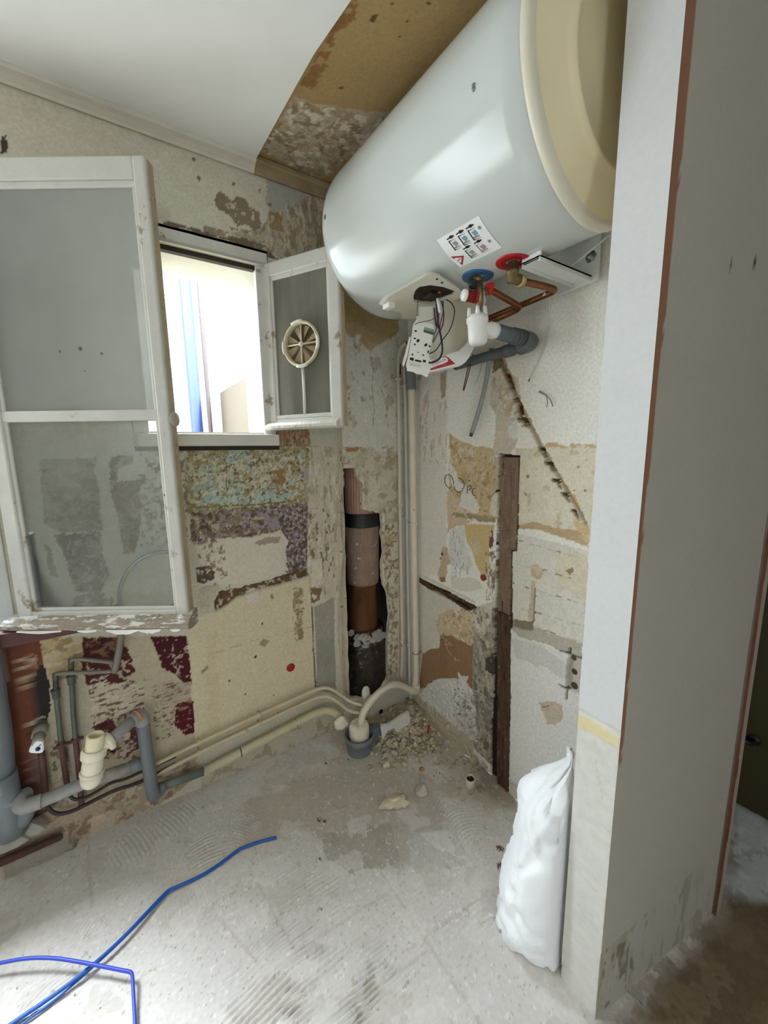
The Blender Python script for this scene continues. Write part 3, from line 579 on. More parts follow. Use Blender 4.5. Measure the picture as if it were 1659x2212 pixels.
for (x, y, r, ang, cv) in ((640, 1870, .12, 2.3, 1), (620, 1960, .14, 2.2, 1), (700, 2010, .15, 2.15, 0), (720, 2120, .16, 2.1, 0), (500, 2060, .15, 2.4, 2), (560, 2150, .13, 2.3, 0), (400, 1990, .12, .3, 4), (300, 1960, .12, .2, 5), (230, 1990, .12, 2.9, 4), (160, 2120, .14, 2.2, 3), (60, 2100, .12, 2.3, 2), (380, 1770, .09, 1.0, 1), (470, 1830, .10, 2.0, 2), (640, 1680, .1, .4, 2), (730, 1650, .1, 2.4, 2), (880, 2060, .13, 2.2, 0), (1000, 1780, .10, 2.0, 6), (1060, 1860, .09, 1.8, 5), (820, 2160, .12, 2.1, 0), (950, 1750, .08, 2.6, 1), (290, 1830, .09, .9, 1), (140, 1880, .09, .4, 2), (1000, 2000, .12, 2.2, 1), (450, 2180, .12, 2.2, 1), (540, 1780, .09, 1.2, 2), (1000, 2160, .1, 2.1, 0)):
    c = FP((x, y)); pts = [(c[0]+r*rf.uniform(.75, 1.25)*math.cos(k*math.pi/4), c[1]+r*rf.uniform(.75, 1.25)*math.sin(k*math.pi/4)) for k in range(8)]
    fan(pts, ang-YAW, curve=cv, wl=rf.uniform(.0105, .0145), hgt=rf.uniform(.0013, .0024)*(1.9 if 440 < x < 900 and y > 1850 else 1), seed=rf.randint(0, 90))
# square ghosts of the lifted tiles
for a, b in (((650, 2050), (880, 1900)), ((830, 1890), (1040, 2212)), ((870, 2060), (1050, 1930)), ((700, 2212), (930, 2050)), ((480, 1990), (560, 2080)), ((540, 1870), (640, 2060)), ((190, 1790), (200, 1960))):
    p.line([FP(a), FP(b)], (184, 175, 162), .009, dh=-.0022, amp=.006, op=.5)
dk = FL([(640, 1680), (800, 1650), (930, 1700), (1000, 1790), (940, 1870), (800, 1880), (720, 1850), (640, 1790), (560, 1800), (520, 1740)])
A(dk, (178, 170, 158), amp=.05, fs=9, dh=-.001, soft=.02, op=.8)
A(FL([(700, 1800), (840, 1780), (860, 1860), (760, 1880), (710, 1850)]), (168, 160, 148), amp=.03, fs=12, dh=-.0015, op=.8)
A(FL([(880, 1790), (990, 1790), (1000, 1870), (900, 1880)]), (192, 188, 182), amp=.03, fs=12, dh=.001)
A(FL([(905, 1800), (975, 1790), (985, 1850), (940, 1830)]), (206, 203, 198), amp=.01, dh=.001)
A(FL([(360, 1950), (460, 1930), (520, 1990), (430, 2040)]), (170, 160, 146), amp=.05, fs=9, soft=.05, op=.55)
A(FL([(480, 1920), (660, 1880), (720, 1960), (600, 2000)]), (186, 176, 162), amp=.05, fs=9, soft=.05, op=.5)
A(FL([(700, 1560), (900, 1560), (1100, 1720), (1060, 1760), (840, 1680), (700, 1650)]), (186, 177, 162), amp=.04, fs=10, soft=.03, op=.9)
A(FL([(1020, 1640), (1100, 1680), (1130, 1740), (1090, 1760), (1030, 1710)]), (160, 146, 126), amp=.02, fs=20, soft=.03, op=.7)
F(FL([(800, 1570), (920, 1560), (1080, 1700), (1020, 1720), (850, 1660)]), [(150, 134, 108), (214, 206, 190)], cover=.14, cs=30, seed=4, dh=.001)
for c, r_ in (((1080, 1835), .014), ((1082, 1872), .012), ((690, 1967), .006), ((688, 1858), .008), ((690, 1770), .010), ((700, 1772), .006)):
    q = FP(c); A([(q[0]+r_*math.cos(k*.8), q[1]+r_*math.sin(k*.8)) for k in range(8)], (110, 82, 70), amp=.008, cover=.6, cs=90)
p.h += .0035*np.clip(fbm(p.U*26, p.V*26, 4, 55)-.60, 0, 1)*3
F([(-1.9, -1.9), (0, -1.9), (0, 0), (-1.9, 0)], [(226, 222, 215), (168, 158, 142)], cover=.025, cs=60, seed=14, dh=.0012)
F([(-1.9, -1.9), (0, -1.9), (0, 0), (-1.9, 0)], [(188, 181, 170), (212, 207, 200)], cover=.22, cs=5, seed=34, dh=0, op=.55)
# hall floor beyond the partition: bare brown screed
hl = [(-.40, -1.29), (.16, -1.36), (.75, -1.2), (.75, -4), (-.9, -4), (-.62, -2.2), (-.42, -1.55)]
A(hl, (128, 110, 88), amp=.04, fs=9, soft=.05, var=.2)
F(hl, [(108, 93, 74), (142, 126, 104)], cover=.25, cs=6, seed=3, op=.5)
A([(.22, -1.37), (.75, -1.25), (.75, -1.5), (.40, -1.50)], (188, 190, 190), amp=.03, fs=12, soft=.03)  # lit patch past the doorway, its light put into the floor colour
F([(.22, -1.37), (.75, -1.25), (.75, -1.5), (.40, -1.50)], [(206, 208, 208), (150, 146, 140)], cover=.15, cs=14, op=.6)
def place_floor(U, V, h): return np.stack([U, V, h], 1)
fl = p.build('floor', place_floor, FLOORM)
tag(fl, 'pale dusty screed floor with combed ridges of old tile adhesive', 'floor', kind='structure')

# ---- ceiling ---------------------------------------------------------------------------------
p = Paint(steps((-3.3, -1.0, .1), (-1.0, 0.0, .006), (.0, .75, .1)), steps((-4.0, -1.4, .1), (-1.4, .02, .006)), (158, 132, 90), var=.14, fs=3, relief=.001, seed=17)
A = p.poly; F = p.flecks
CL = lambda P: [tuple(pl(x, y, 2, CEIL)[[0, 1]]) for x, y in P]
A(CL([(560, 330), (690, 395), (900, 250), (760, 250), (640, 220)]), (168, 154, 132), amp=.03, fs=14)
F(CL([(560, 330), (690, 395), (860, 270), (760, 250), (640, 225)]), [(120, 100, 80), (206, 196, 178), (150, 128, 100)], cover=.25, cs=22, seed=12)
A(CL([(650, 190), (720, 60), (760, 0), (790, 0), (720, 120), (680, 200)]), (132, 98, 56), amp=.012, cover=.7, cs=26)
for q in [(848, 22), (810, 46), (878, 56), (738, 200), (928, 20), (806, 52), (720, 38), (640, 150), (860, 90)]: p.spot(CL([q])[0], .005, (84, 62, 36))
def place_ceil(U, V, h): return np.stack([U, V, CEIL+.010-h], 1)
ce = p.build('ceiling', place_ceil, PAINTED, flip=True)
tag(ce, 'bare ochre strip of old ceiling above the water heater', 'ceiling', kind='structure')
xe = [(-.694, .0), (-.692, -.05), (-.686, -.22), (-.676, -.40), (-.668, -.52), (-.645, -.686), (-.60, -1.0), (-.57, -1.25), (-.57, -4.0)]
m = MB(); m.prism([(x+rf.uniform(-.002, .002), y, CEIL-.003) for x, y in xe]+[(-3.3, -4.0, CEIL-.003), (-3.3, 0, CEIL-.003)], (0, 0, .014))
cb = m.build('ceiling_board', M('white_ceiling_paint', (224, 223, 220), rough=.85, var=.02, sc=6, bump=.08, bsc=90))
tag(cb, 'smooth white painted ceiling lining ending short of the heater', 'ceiling', kind='structure')
m = MB(); m.prism([(-.57, -1.25, CEIL-.002), (.75, -1.25, CEIL-.002), (.75, -4.0, CEIL-.002), (-.57, -4.0, CEIL-.002)], (0, 0, .01))
tag(m.build('ceiling_hall', M('white_ceiling_paint', (226, 224, 220))), 'white ceiling over the dark hall', 'ceiling', kind='structure')
# cornice: plain cove on the window wall, bare and brown past the white ceiling
def cove(x0, x1):
    m = MB(); prof = [(0, 2.437), (-.012, 2.432), (-.016, 2.440), (-.030, 2.449), (-.046, 2.453), (-.052, 2.460), (-.052, CEIL+.006), (0, CEIL+.006)]
    n = len(prof); m._add([(x0, y, z) for y, z in prof]+[(x1, y, z) for y, z in prof], [(i, (i+1) % n, (i+1) % n+n, i+n) for i in range(n)]+[tuple(range(n))[::-1], tuple(range(n, 2*n))]); return m
t1 = cove(-3.3, -.694).build('trim_1', M('dull_white_cornice', (208, 202, 190), rough=.7, var=.05, sc=18, bump=.15, bsc=60))
tag(t1, 'off-white plaster cornice along the top of the window wall', 'cornice', kind='structure')
t2 = cove(-.694, XB).build('trim_2', M('stained_cornice', (150, 132, 100), rough=.85, var=.18, sc=16, bump=.3, bsc=60))
tag(t2, 'short brown-stained end of the cornice beside the pipe casing', 'cornice', kind='structure')

# ---- partition, hall --------------------------------------------------------------------------
PX = -.36
p = Paint(steps((-1.292, -1.196, .004)), steps((0, .80, .004), (.80, CEIL, .01)), (208, 209, 209), var=.015, relief=.0003, seed=23)
SMOOTH = M_painted('smooth_wall_paint', rough=.75, bump=.06, bsc=160, gvar=.025)
A = p.poly; F = p.flecks
PT = lambda P: [tuple(pl(x, y, 0, PX)[[1, 2]]) for x, y in P]
A([(-1.4, .79), (-1.1, .79), (-1.1, -.1), (-1.4, -.1)], (212, 210, 203), amp=.002, dh=-.003)
A(PT([(1235, 1532), (1332, 1590), (1332, 1618), (1262, 1578), (1235, 1572)]), (218, 206, 164), amp=.002, dh=.001)
for q in [[(1262, 1900), (1290, 1930)], [(1285, 1640), (1300, 1730)], [(1240, 1950), (1290, 1990)], [(1300, 1790), (1320, 1800)]]: p.line(PT(q), (196, 190, 178), .003, op=.6)
A(PT([(1228, 2170), (1245, 2200), (1255, 2240), (1225, 2240)]), (110, 84, 112), amp=.006)
p.U_ = None
edge = np.clip((p.U+1.202)/.006, 0, 1)*np.clip((.06-p.V)/.05, 0, 1); p.h -= edge*.01*fbm(p.V*60, p.U*60, 3, 2)
def place_part(U, V, h): return np.stack([PX-h, U, V], 1)
pe = p.build('wall_partition', place_part, SMOOTH, flip=True)
tag(pe, 'white end face of the thin partition with a yellow tile strip', 'wall', kind='structure')
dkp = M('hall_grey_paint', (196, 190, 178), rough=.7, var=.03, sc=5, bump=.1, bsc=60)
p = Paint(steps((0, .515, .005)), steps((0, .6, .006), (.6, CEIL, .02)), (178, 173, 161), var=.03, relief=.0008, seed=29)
A = p.poly; F = p.flecks
A([(-.01, .72), (.010, .72), (.016, 1.4), (.026, 1.9), (.03, 2.6), (-.01, 2.6)], (150, 108, 84), amp=.003, fs=20)
F([(-.01, -.1), (.56, -.1), (.56, .24), (-.01, .20)], [(146, 136, 118), (168, 158, 140)], cover=.16, cs=9, an=(2.2, .6), seed=4, op=.6)
F([(.0, .02), (.14, -.02), (.14, .16), (.02, .20)], [(112, 100, 82)], cover=.22, cs=12, an=(2.4, .6), seed=6, op=.7)
DK = lambda P: [((lambda w_: w_[0]-PX)(pl(x, y, 1, -1.32)), pl(x, y, 1, -1.32)[2]) for x, y in P]
for q in [[(1604, 534), (1604, 538)], [(1576, 572), (1575, 585)], [(1611, 568), (1612, 588)], [(1616, 608), (1619, 614)], [(1622, 614), (1625, 620)], [(1630, 618), (1634, 626)], [(1627, 534), (1629, 532)], [(1605, 1310), (1604, 1326)]]: p.line(DK(q), (70, 64, 54), .006)
SH = -.075/.55
def place_dark(U, V, h): return np.stack([PX+U, -1.292+SH*U-h, V], 1)
dk_ = p.build('wall_partition_side', place_dark, SMOOTH)
tag(dk_, 'grey hall side of the partition in shadow with a brown paint edge', 'wall', kind='structure')
m = MB(); m.prism([(PX+.016, -1.198, 0), (.155, -1.198, 0), (.155, -1.352, 0), (PX+.016, -1.278, 0)], (0, 0, CEIL))
tag(m.build('wall_partition_core', dkp), 'body of the thin partition between kitchen and hall', 'wall', kind='structure')
m = MB(); m.box((.162, -1.372, 0), (.200, -1.20, CEIL), .002)
j = m.build('door_1', M('greyed_door_casing', (176, 164, 150), rough=.55, var=.05, sc=10)); tag(j, 'grey door casing at the end of the partition', 'door frame', kind='structure')
m = MB(); zz = 0
while zz < 2.2:
    dz = rnd.uniform(.04, .12); m.box((.1575, -1.3722, zz), (.1600+rnd.uniform(0, .004)+rnd.uniform(0, .010)*(rnd.random()<.2), -1.366, zz+dz)); zz += dz
m.build('chipped_edge', M('red_undercoat', (112, 68, 52), rough=.8, var=.2, sc=30), j)
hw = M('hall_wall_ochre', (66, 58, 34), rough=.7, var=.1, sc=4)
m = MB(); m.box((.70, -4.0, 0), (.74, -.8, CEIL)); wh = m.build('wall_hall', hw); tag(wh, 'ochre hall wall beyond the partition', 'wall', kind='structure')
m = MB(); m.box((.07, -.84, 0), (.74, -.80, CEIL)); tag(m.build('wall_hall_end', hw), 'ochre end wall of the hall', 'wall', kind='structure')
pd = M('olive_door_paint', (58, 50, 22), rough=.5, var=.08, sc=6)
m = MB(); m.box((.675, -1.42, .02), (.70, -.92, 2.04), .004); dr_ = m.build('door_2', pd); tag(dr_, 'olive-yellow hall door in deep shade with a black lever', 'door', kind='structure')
m = MB(); c = pl(1627, 1600, 0, .665); m.lathe([(.02, 0), (.02, .008), (0, .008)], (.675, c[1], c[2]), (-1, 0, 0), 12); m.tube([(.668, c[1], c[2]), (.635, c[1], c[2]), (.63, c[1]+.02, c[2]+.004), (.63, c[1]+.11, c[2]+.008)], .009, 8)
m.build('handle', M('black_iron', (34, 30, 28), rough=.4, var=.1), dr_)
shell = M('plain_room_plaster', (206, 200, 188), rough=.9, var=.04, sc=4)
m = MB(); m.box((-3.34, -4.0, 0), (-3.30, .0, CEIL)); tag(m.build('wall_far_left', shell), 'plain side wall of the room outside the picture', 'wall', kind='structure')
m = MB(); m.box((-3.34, -4.04, 0), (-2.35, -4.0, CEIL)); m.box((-1.65, -4.04, 0), (.74, -4.0, CEIL)); m.box((-2.35, -4.04, 0), (-1.65, -4.0, 1.10)); m.box((-2.35, -4.04, 2.0), (-1.65, -4.0, CEIL)); tag(m.build('wall_back', shell), 'plain unseen wall behind the viewer, its window opening added for light', 'wall', kind='structure')  # opening added out of view to brighten faces turned from the windows

# ---- courtyard ---------------------------------------------------------------------------------
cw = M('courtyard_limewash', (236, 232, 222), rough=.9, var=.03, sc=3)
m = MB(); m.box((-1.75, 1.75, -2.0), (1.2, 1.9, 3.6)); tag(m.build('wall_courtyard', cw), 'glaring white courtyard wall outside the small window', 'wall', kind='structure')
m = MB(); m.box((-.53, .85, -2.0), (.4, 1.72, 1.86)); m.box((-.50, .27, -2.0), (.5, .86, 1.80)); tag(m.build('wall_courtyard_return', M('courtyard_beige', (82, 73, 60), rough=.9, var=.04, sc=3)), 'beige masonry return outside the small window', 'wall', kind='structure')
m = MB(); m.box((-4, .28, -2.1), (2, 6, -2.0)); tag(m.build('ground', M('courtyard_paving', (170, 166, 160), rough=.95, var=.1, sc=3)), 'pale courtyard paving far below the window', 'ground', kind='structure')
dp = empty('drainpipe', (pl(412, 760, 1, 1.62)[0], 1.62, -2.0)); tag(dp, 'pale blue drainpipe on the white wall outside the window', 'pipe')
x0 = dp.location.x; m = MB(); m.tube([(x0, 1.62, -1.99), (x0, 1.62, 3.58)], .042, 16); m.build('pipe', M('blue_pipe_paint', (26, 46, 82), rough=.4, var=.08, sc=12), dp)
m = MB()
for z in (.9,):
    m = MB(); m.lathe([(.042, -.02), (.050, -.01), (.050, .01), (.042, .02)], (x0, 1.62, z), (0, 0, 1), 16); m.build('bracket', M('blue_pipe_paint', (26, 46, 82)), dp)
m = MB(); m.tube([(x0+.11, 1.72, -1.99), (x0+.11, 1.72, 3.58)], .016, 8); tag(m.build('conduit', M('brown_conduit', (64, 52, 48), rough=.6)), 'thin brown conduit beside the blue drainpipe', 'pipe')

# ------------------------------------------------------------------ windows
flaky = M('flaking_white_paint', (202, 200, 192), rough=.5, var=.05, sc=16, bump=.25, bsc=80, spots=[((150, 136, 116), 11, .61, .05), ((104, 92, 78), 30, .685, .03)])
weathered = M('weathered_drip_wood', (150, 138, 122), rough=.8, var=.18, sc=14, bump=.4, bsc=70, stretch=(1, 1, 6), spots=[((214, 210, 202), 16, .53, .03), ((92, 78, 62), 30, .66, .04)])
edgew = M('ochre_leaf_edge', (176, 160, 132), rough=.65, var=.12, sc=14, bump=.25, bsc=70, spots=[((110, 88, 62), 18, .64, .05), ((206, 198, 180), 26, .62, .04)])
darkgap = M('dark_gap', (58, 48, 38), rough=.9, var=.2)
def leaf(root, O, d, n, thick, parts):
    """O origin, d along the leaf (horizontal), n towards the viewer; parts: (name, s0, s1, z0, z1, y0, y1, material, bevel)"""
    d = np.array(d); n = np.array(n)
    R = Matrix(((d[0], n[0], 0, O[0]), (d[1], n[1], 0, O[1]), (0, 0, 1, 0), (0, 0, 0, 1)))
    sash = empty('sash', tuple(O)); sash.parent = root; sash.matrix_parent_inverse = Matrix.Translation(root.location).inverted()
    for (nm, s0, s1, z0, z1, y0, y1, mt, bv) in parts:
        m = MB(); m.box((s0, y0, z0), (s1, y1, z1), bv, R); m.build(nm, mt, sash)
    return sash, R
# --- large window: frame round the opening on the left, one leaf folded back towards us
w2 = empty('window_2', (-1.545, 0, .84)); tag(w2, 'large old casement window with its flaking white leaf folded back against the wall', 'window', kind='structure')
def wpart(root, nm, lo, hi, mt, bv=.003): m = MB(); m.box(lo, hi, bv); return m.build(nm, mt, root)
wpart(w2, 'jamb', (BX1-.05, -.008, BZ0), (BX1-.002, .03, BZ1), flaky); wpart(w2, 'jamb', (BX0+.002, -.008, BZ0), (BX0+.05, .03, BZ1), flaky)
wpart(w2, 'head', (BX0+.002, -.008, BZ1-.05), (BX1-.002, .03, BZ1-.002), flaky); wpart(w2, 'sill', (BX0-.05, -.05, BZ0-.035), (BX1+.18, .03, BZ0+.012), M('maroon_sill', (92, 58, 54), rough=.6, var=.2, sc=12, bump=.3))
nn = np.array([math.sin(YAW), math.cos(YAW), 0]); rr = np.array([math.cos(YAW), -math.sin(YAW), 0])
O = CAM*np.array([1, 1, 0])+nn*1.19
s0, s1 = -1.172, -.630
sash2, R2 = leaf(w2, O, rr, -nn, .04, [
    ('stile', s0, s0+.046, .862, 2.19, -.038, 0, flaky, .005), ('stile', s1-.036, s1, .862, 2.19, -.038, 0, flaky, .006),
    ('rail', s0+.044, s1-.034, 2.135, 2.19, -.036, -.001, flaky, .004), ('rail', s0+.044, s1-.034, .862, .905, -.036, -.001, flaky, .004),
    ('muntin', s0+.044, s1-.034, 1.496, 1.528, -.030, -.004, flaky, .004),
    ('bead', s0+.044, s1-.034, 2.118, 2.136, -.020, -.007, flaky, .004), ('bead', s1-.046, s1-.034, .905, 2.12, -.020, -.007, flaky, .004), ('bead', s0+.044, s0+.056, .905, 2.12, -.020, -.007, flaky, .004), ('bead', s0+.044, s1-.034, .903, .916, -.020, -.007, flaky, .004),
    ('edge_strip', s1-.012, s1+.0015, .862, 2.188, -.040, -.009, edgew, .003)])
gu = M_glass('milky_dusty_glass', .86, (190, 192, 186), sc=5, dvar=.07); gl_ = M_glass('dusty_clear_glass', .15, (214, 214, 208), sc=7, stretch=(1, 1, .5), dvar=.10)
for nm, z0, z1, g in (('pane', 1.526, 2.122, gu), ('pane', .903, 1.498, gl_)):
    m = MB(); m.box((s0+.046, -.016, z0), (s1-.036, -.013, z1), 0, R2); m.build(nm, g, sash2)
m = MB(); prof = []                                          # rain drip along the bottom rail
pts = [(-.036, .900), (0, .892), (.020, .884), (.030, .872), (.031, .860), (.022, .851), (.010, .848), (-.036, .848)]
n_ = len(pts); xs = [s0-.03+(s1-s0+.044)*i/60 for i in range(61)]; jig = random.Random(4); V = []
for i, x in enumerate(xs):
    for (y, z) in pts: V.append(R2 @ Vector((x, y+jig.uniform(-.0012, .0012), z+jig.uniform(-.0012, .0012))))
m._add(V, [(i*n_+k, i*n_+(k+1) % n_, (i+1)*n_+(k+1) % n_, (i+1)*n_+k) for i in range(60) for k in range(n_)]+[tuple(range(n_)), tuple(range(60*n_, 61*n_))])
m.build('drip_rail', weathered, sash2)
m = MB()                                                      # curling flakes of old white paint under the drip
for (a, b, hgt) in ((.02, .16, .006), (.21, .27, .005), (.30, .40, .016), (.40, .47, .012), (.50, .53, .006)):
    k = 9; top = [R2 @ Vector((s0+a+(b-a)*i/(k-1), .031, .856)) for i in range(k)]; bot = [R2 @ Vector((s0+a+(b-a)*i/(k-1), .034, .853-hgt*math.sin(math.pi*i/(k-1))*jig.uniform(.6, 1))) for i in range(k)]
    m._add(top+bot, [(i, i+1, i+1+k, i+k) for i in range(k-1)])
m.build('paint_flakes', M('white_paint_flake', (228, 226, 220), rough=.6), sash2)['kind'] = 'stuff'
m = MB(); c = R2 @ Vector((s1+.004, -.022, 1.50)); ax = Vector(rr); m.lathe([(.0, .010), (.010, .010), (.020, .006), (.023, .0), (.021, -.004), (0, -.004)], c, ax, 20)
m.build('latch_boss', M('grey_cast_latch', (170, 162, 148), rough=.5, var=.12, sc=30), sash2)
for (s, z, rad) in ((-.935, 1.695, .004), (-.875, 1.702, .006), (-.815, 1.688, .004), (-.87, 1.64, .002)): m = MB(); m.lathe([(0, .0012), (rad*.6, .001), (rad, .0)], R2 @ Vector((s, -.013, z)), -nn, 10); m.build('speck', M('dark_dirt_speck', (112, 108, 98), rough=.9), sash2)
# --- small window: frame, deep reveal behind it, leaf opened towards the heater
w1 = empty('window_1', (-.66, 0, 1.42)); tag(w1, 'small open window with peeling white frame and a leaf holding a round vent', 'window', kind='structure')
wpart(w1, 'head', (WX0+.002, -.010, 2.126), (-.660, .03, 2.166), flaky, .004)
wpart(w1, 'head_strip', (WX0+.002, -.016, 2.116), (-.662, .02, 2.126), reveal, .002)
wpart(w1, 'gap', (WX0+.002, .006, 2.100), (-.664, .03, 2.120), darkgap, 0); wpart(w1, 'gap', (WX0, .012, 2.160), (-.652, .04, 2.185), darkgap, 0)
wpart(w1, 'jamb', (-.708, -.004, 1.47), (-.660, .03, 2.126), flaky, .004); wpart(w1, 'jamb', (WX0+.002, -.010, 1.47), (-1.12, .03, 2.126), flaky, .004)
wpart(w1, 'sill', (WX0+.01, -.034, 1.424), (-.657, .24, 1.470), white_old, .005); wpart(w1, 'gap', (WX0, -.002, 1.408), (-.650, .03, 1.424), darkgap, 0)
wpart(w1, 'gap', (-.657, .004, 1.418), (-.648, .03, 1.48), darkgap, 0)
H0 = np.array([-.672, -.02, 0]); dd = np.array([.506, -.862, 0]); dd = dd/np.linalg.norm(dd); nl = np.array([-.862, -.506, 0]); nl = nl/np.linalg.norm(nl)
sash1, R1 = leaf(w1, H0, dd, nl, .04, [
    ('stile', -.050, .012, 1.492, 2.125, -.036, 0, flaky, .005), ('stile', .283, .330, 1.492, 2.125, -.036, 0, flaky, .005),
    ('rail', .010, .285, 2.075, 2.125, -.035, -.001, flaky, .004), ('rail', .010, .285, 1.492, 1.530, -.035, -.001, flaky, .004),
    ('bead', .010, .022, 1.545, 2.075, -.020, -.006, flaky, .003), ('bead', .275, .285, 1.545, 2.075, -.020, -.006, flaky, .003), ('bead', .010, .285, 1.530, 1.546, -.020, -.003, flaky, .003), ('bead', .010, .285, 2.060, 2.077, -.020, -.006, flaky, .003),
    ('edge_strip', .318, .3325, 1.494, 2.123, -.038, -.010, edgew, .003)])
m = MB(); m.box((.020, -.016, 1.544), (.277, -.013, 2.064), 0, R1); m.build('pane', M_glass('grimy_grey_glass', .66, (164, 160, 148), sc=5, stretch=(3, 3, .6), dvar=.14), sash1)
m = MB(); pts = [(-.030, 1.530), (0, 1.522), (.014, 1.514), (.022, 1.504), (.022, 1.494), (.014, 1.487), (-.03, 1.487)]; n_ = len(pts); xs = [-.056+(.318+.056)*i/40 for i in range(41)]; V = []
for x in xs:
    for (y, z) in pts: V.append(R1 @ Vector((x, y+jig.uniform(-.0006, .0006), z+jig.uniform(-.0006, .0006))))
m._add(V, [(i*n_+k, i*n_+(k+1) % n_, (i+1)*n_+(k+1) % n_, (i+1)*n_+k) for i in range(40) for k in range(n_)]+[tuple(range(n_)), tuple(range(40*n_, 41*n_))])
m.build('drip_rail', white_old, sash1)
for a in ((.12, .14), (.19, .21)):
    m = MB(); m.tube([R1 @ Vector((a[0], .0215, 1.494)), R1 @ Vector(((a[0]+a[1])/2, .0222, 1.501)), R1 @ Vector((a[1], .008, 1.517))], .0008, 4); m.build('crack', darkgap, sash1)
# round plastic vent let into the pane
vc = R1 @ Vector((.157, .0005, 1.806)); VA = Vector(nl); vent = empty('vent', tuple(vc)); vent.parent = w1; vent.matrix_parent_inverse = Matrix.Translation(w1.location).inverted()
vm = M('yellowed_vent_plastic', (204, 192, 160), rough=.4, var=.06, sc=20); vd = M('vent_shadow_brown', (96, 84, 64), rough=.6, var=.1)
m = MB(); m.lathe([(.076, -.004), (.083, -.004), (.084, .006), (.080, .010), (.075, .009), (.073, .002), (.073, -.012)], vc, VA, 40); m.build('ring', vm, vent)
m = MB(); m.lathe([(0, -.012), (.073, -.012)], vc, VA, 40); m.build('back_disc', vd, vent)
dv = Vector(dd); zv = Vector((0, 0, 1))
for k in range(8):
    q = k*math.pi/4+.2; e = dv*math.cos(q)+zv*math.sin(q); f2 = dv*math.cos(q+.42)+zv*math.sin(q+.42)
    m = MB(); m._add([vc+e*.014-VA*.002, vc+e*.070-VA*.002, vc+f2*.070-VA*.010, vc+f2*.014-VA*.010], [(0, 1, 2, 3)]); m.build('blade', M('vent_blade', (150, 136, 106), rough=.5, var=.1), vent)
for q in (0, math.pi/2):
    e = dv*math.cos(q)+zv*math.sin(q); m = MB(); m.tube([vc-e*.074+VA*.001, vc+e*.074+VA*.001], .0035, 6); m.build('spoke', vm, vent)
m = MB(); m.lathe([(0, .008), (.008, .007), (.010, 0)], vc, VA, 14); m.build('hub', vm, vent)
for q in (1.75, -.05, 3.2, 4.75):
    m = MB(); m.tube([vc+(dv*math.cos(q+t)+zv*math.sin(q+t))*.083+VA*.007 for t in (-.3, -.15, 0, .15, .3)], .0055, 6); m.build('clip', M('white_vent_clip', (222, 218, 206), rough=.4), vent)
m = MB(); m.tube([vc+zv*(-.085)-VA*.002, R1 @ Vector((.152, -.010, 1.62)), R1 @ Vector((.151, -.010, 1.548))], .006, 8); m.build('pull_rod', M('white_vent_clip', (222, 218, 206)), vent)

# ------------------------------------------------------------------ water heater and what hangs from it
enamel = M('white_enamel', (200, 205, 202), rough=.18, var=.012, sc=5, spec=.5, bump=.03, bsc=40)
creamp = M('aged_cream_plastic', (240, 226, 186), rough=.38, var=.03, sc=6)
rimp = M('ivory_plastic_rim', (222, 216, 196), rough=.38, var=.02, sc=6)
whitep = M('white_plastic', (232, 232, 228), rough=.32, var=.015, sc=10)
TH = math.radians(3); ha = np.array([-math.sin(TH), math.cos(TH), 0]); he = np.array([math.cos(TH), math.sin(TH), 0]); HP = np.array([-.300, -.5, 2.159]); HR = .26
def HC(t, deg, r=HR): q = math.radians(deg); return HP+ha*t+r*(he*math.cos(q)+np.array([0, 0, 1])*math.sin(q))
wh = empty('water_heater', tuple(HC(0, -90))); tag(wh, 'big white horizontal water heater hung under the ceiling on the right wall', 'water heater')
T0, T1 = -.584, .215
m = MB(); m.lathe([(0, T1+.012), (.16, T1+.012), (.225, T1+.005), (.250, T1-.008), (HR-.002, T1-.028), (HR, T1-.05)]+[(HR, T1-.05-(T1-.05-T0)*i/14) for i in range(1, 15)]+[(HR-.006, T0-.004)], HP, ha, 96); m.build('tank', enamel, wh)
m = MB(); m.lathe([(HR-.003, T0+.004), (HR+.003, T0-.001), (HR+.004, T0-.007), (HR+.001, T0-.015), (HR-.006, T0-.020), (HR-.016, T0-.0215)], HP, ha, 96); m.build('end_rim', rimp, wh)
m = MB(); m.lathe([(HR-.015, T0-.0213), (HR-.024, T0-.023), (.215, T0-.033), (.186, T0-.043), (.178, T0-.047), (.171, T0-.054), (.164, T0-.055), (.156, T0-.052), (.148, T0-.049), (.10, T0-.053), (0, T0-.056)], HP, ha, 96); m.build('end_cap', creamp, wh)
for t, dg in ((.166, 177.5), (-.474, 186.0)):
    m = MB(); o = HC(t, dg, HR+.0005); q = (o-HP-ha*t)/HR; m.lathe([(0, .0025), (.003, .0022), (.0045, 0)], o, q, 10); e = np.cross(q, ha); m.tube([o+e*.004, o+e*.010+q*.001], [.004, .002], 8)
    m.build('screw', M('dull_steel', (150, 150, 148), rough=.35, metal=.8), wh)
# sticker: printed sheet following the barrel
def pad(t0, t1, d0, d1, off, nt_=2, nd=6):
    V = [HC(t0+(t1-t0)*i/nt_, d0+(d1-d0)*j/nd, HR+off) for i in range(nt_+1) for j in range(nd+1)]
    return V, [(i*(nd+1)+j, (i+1)*(nd+1)+j, (i+1)*(nd+1)+j+1, i*(nd+1)+j+1) for i in range(nt_) for j in range(nd)]
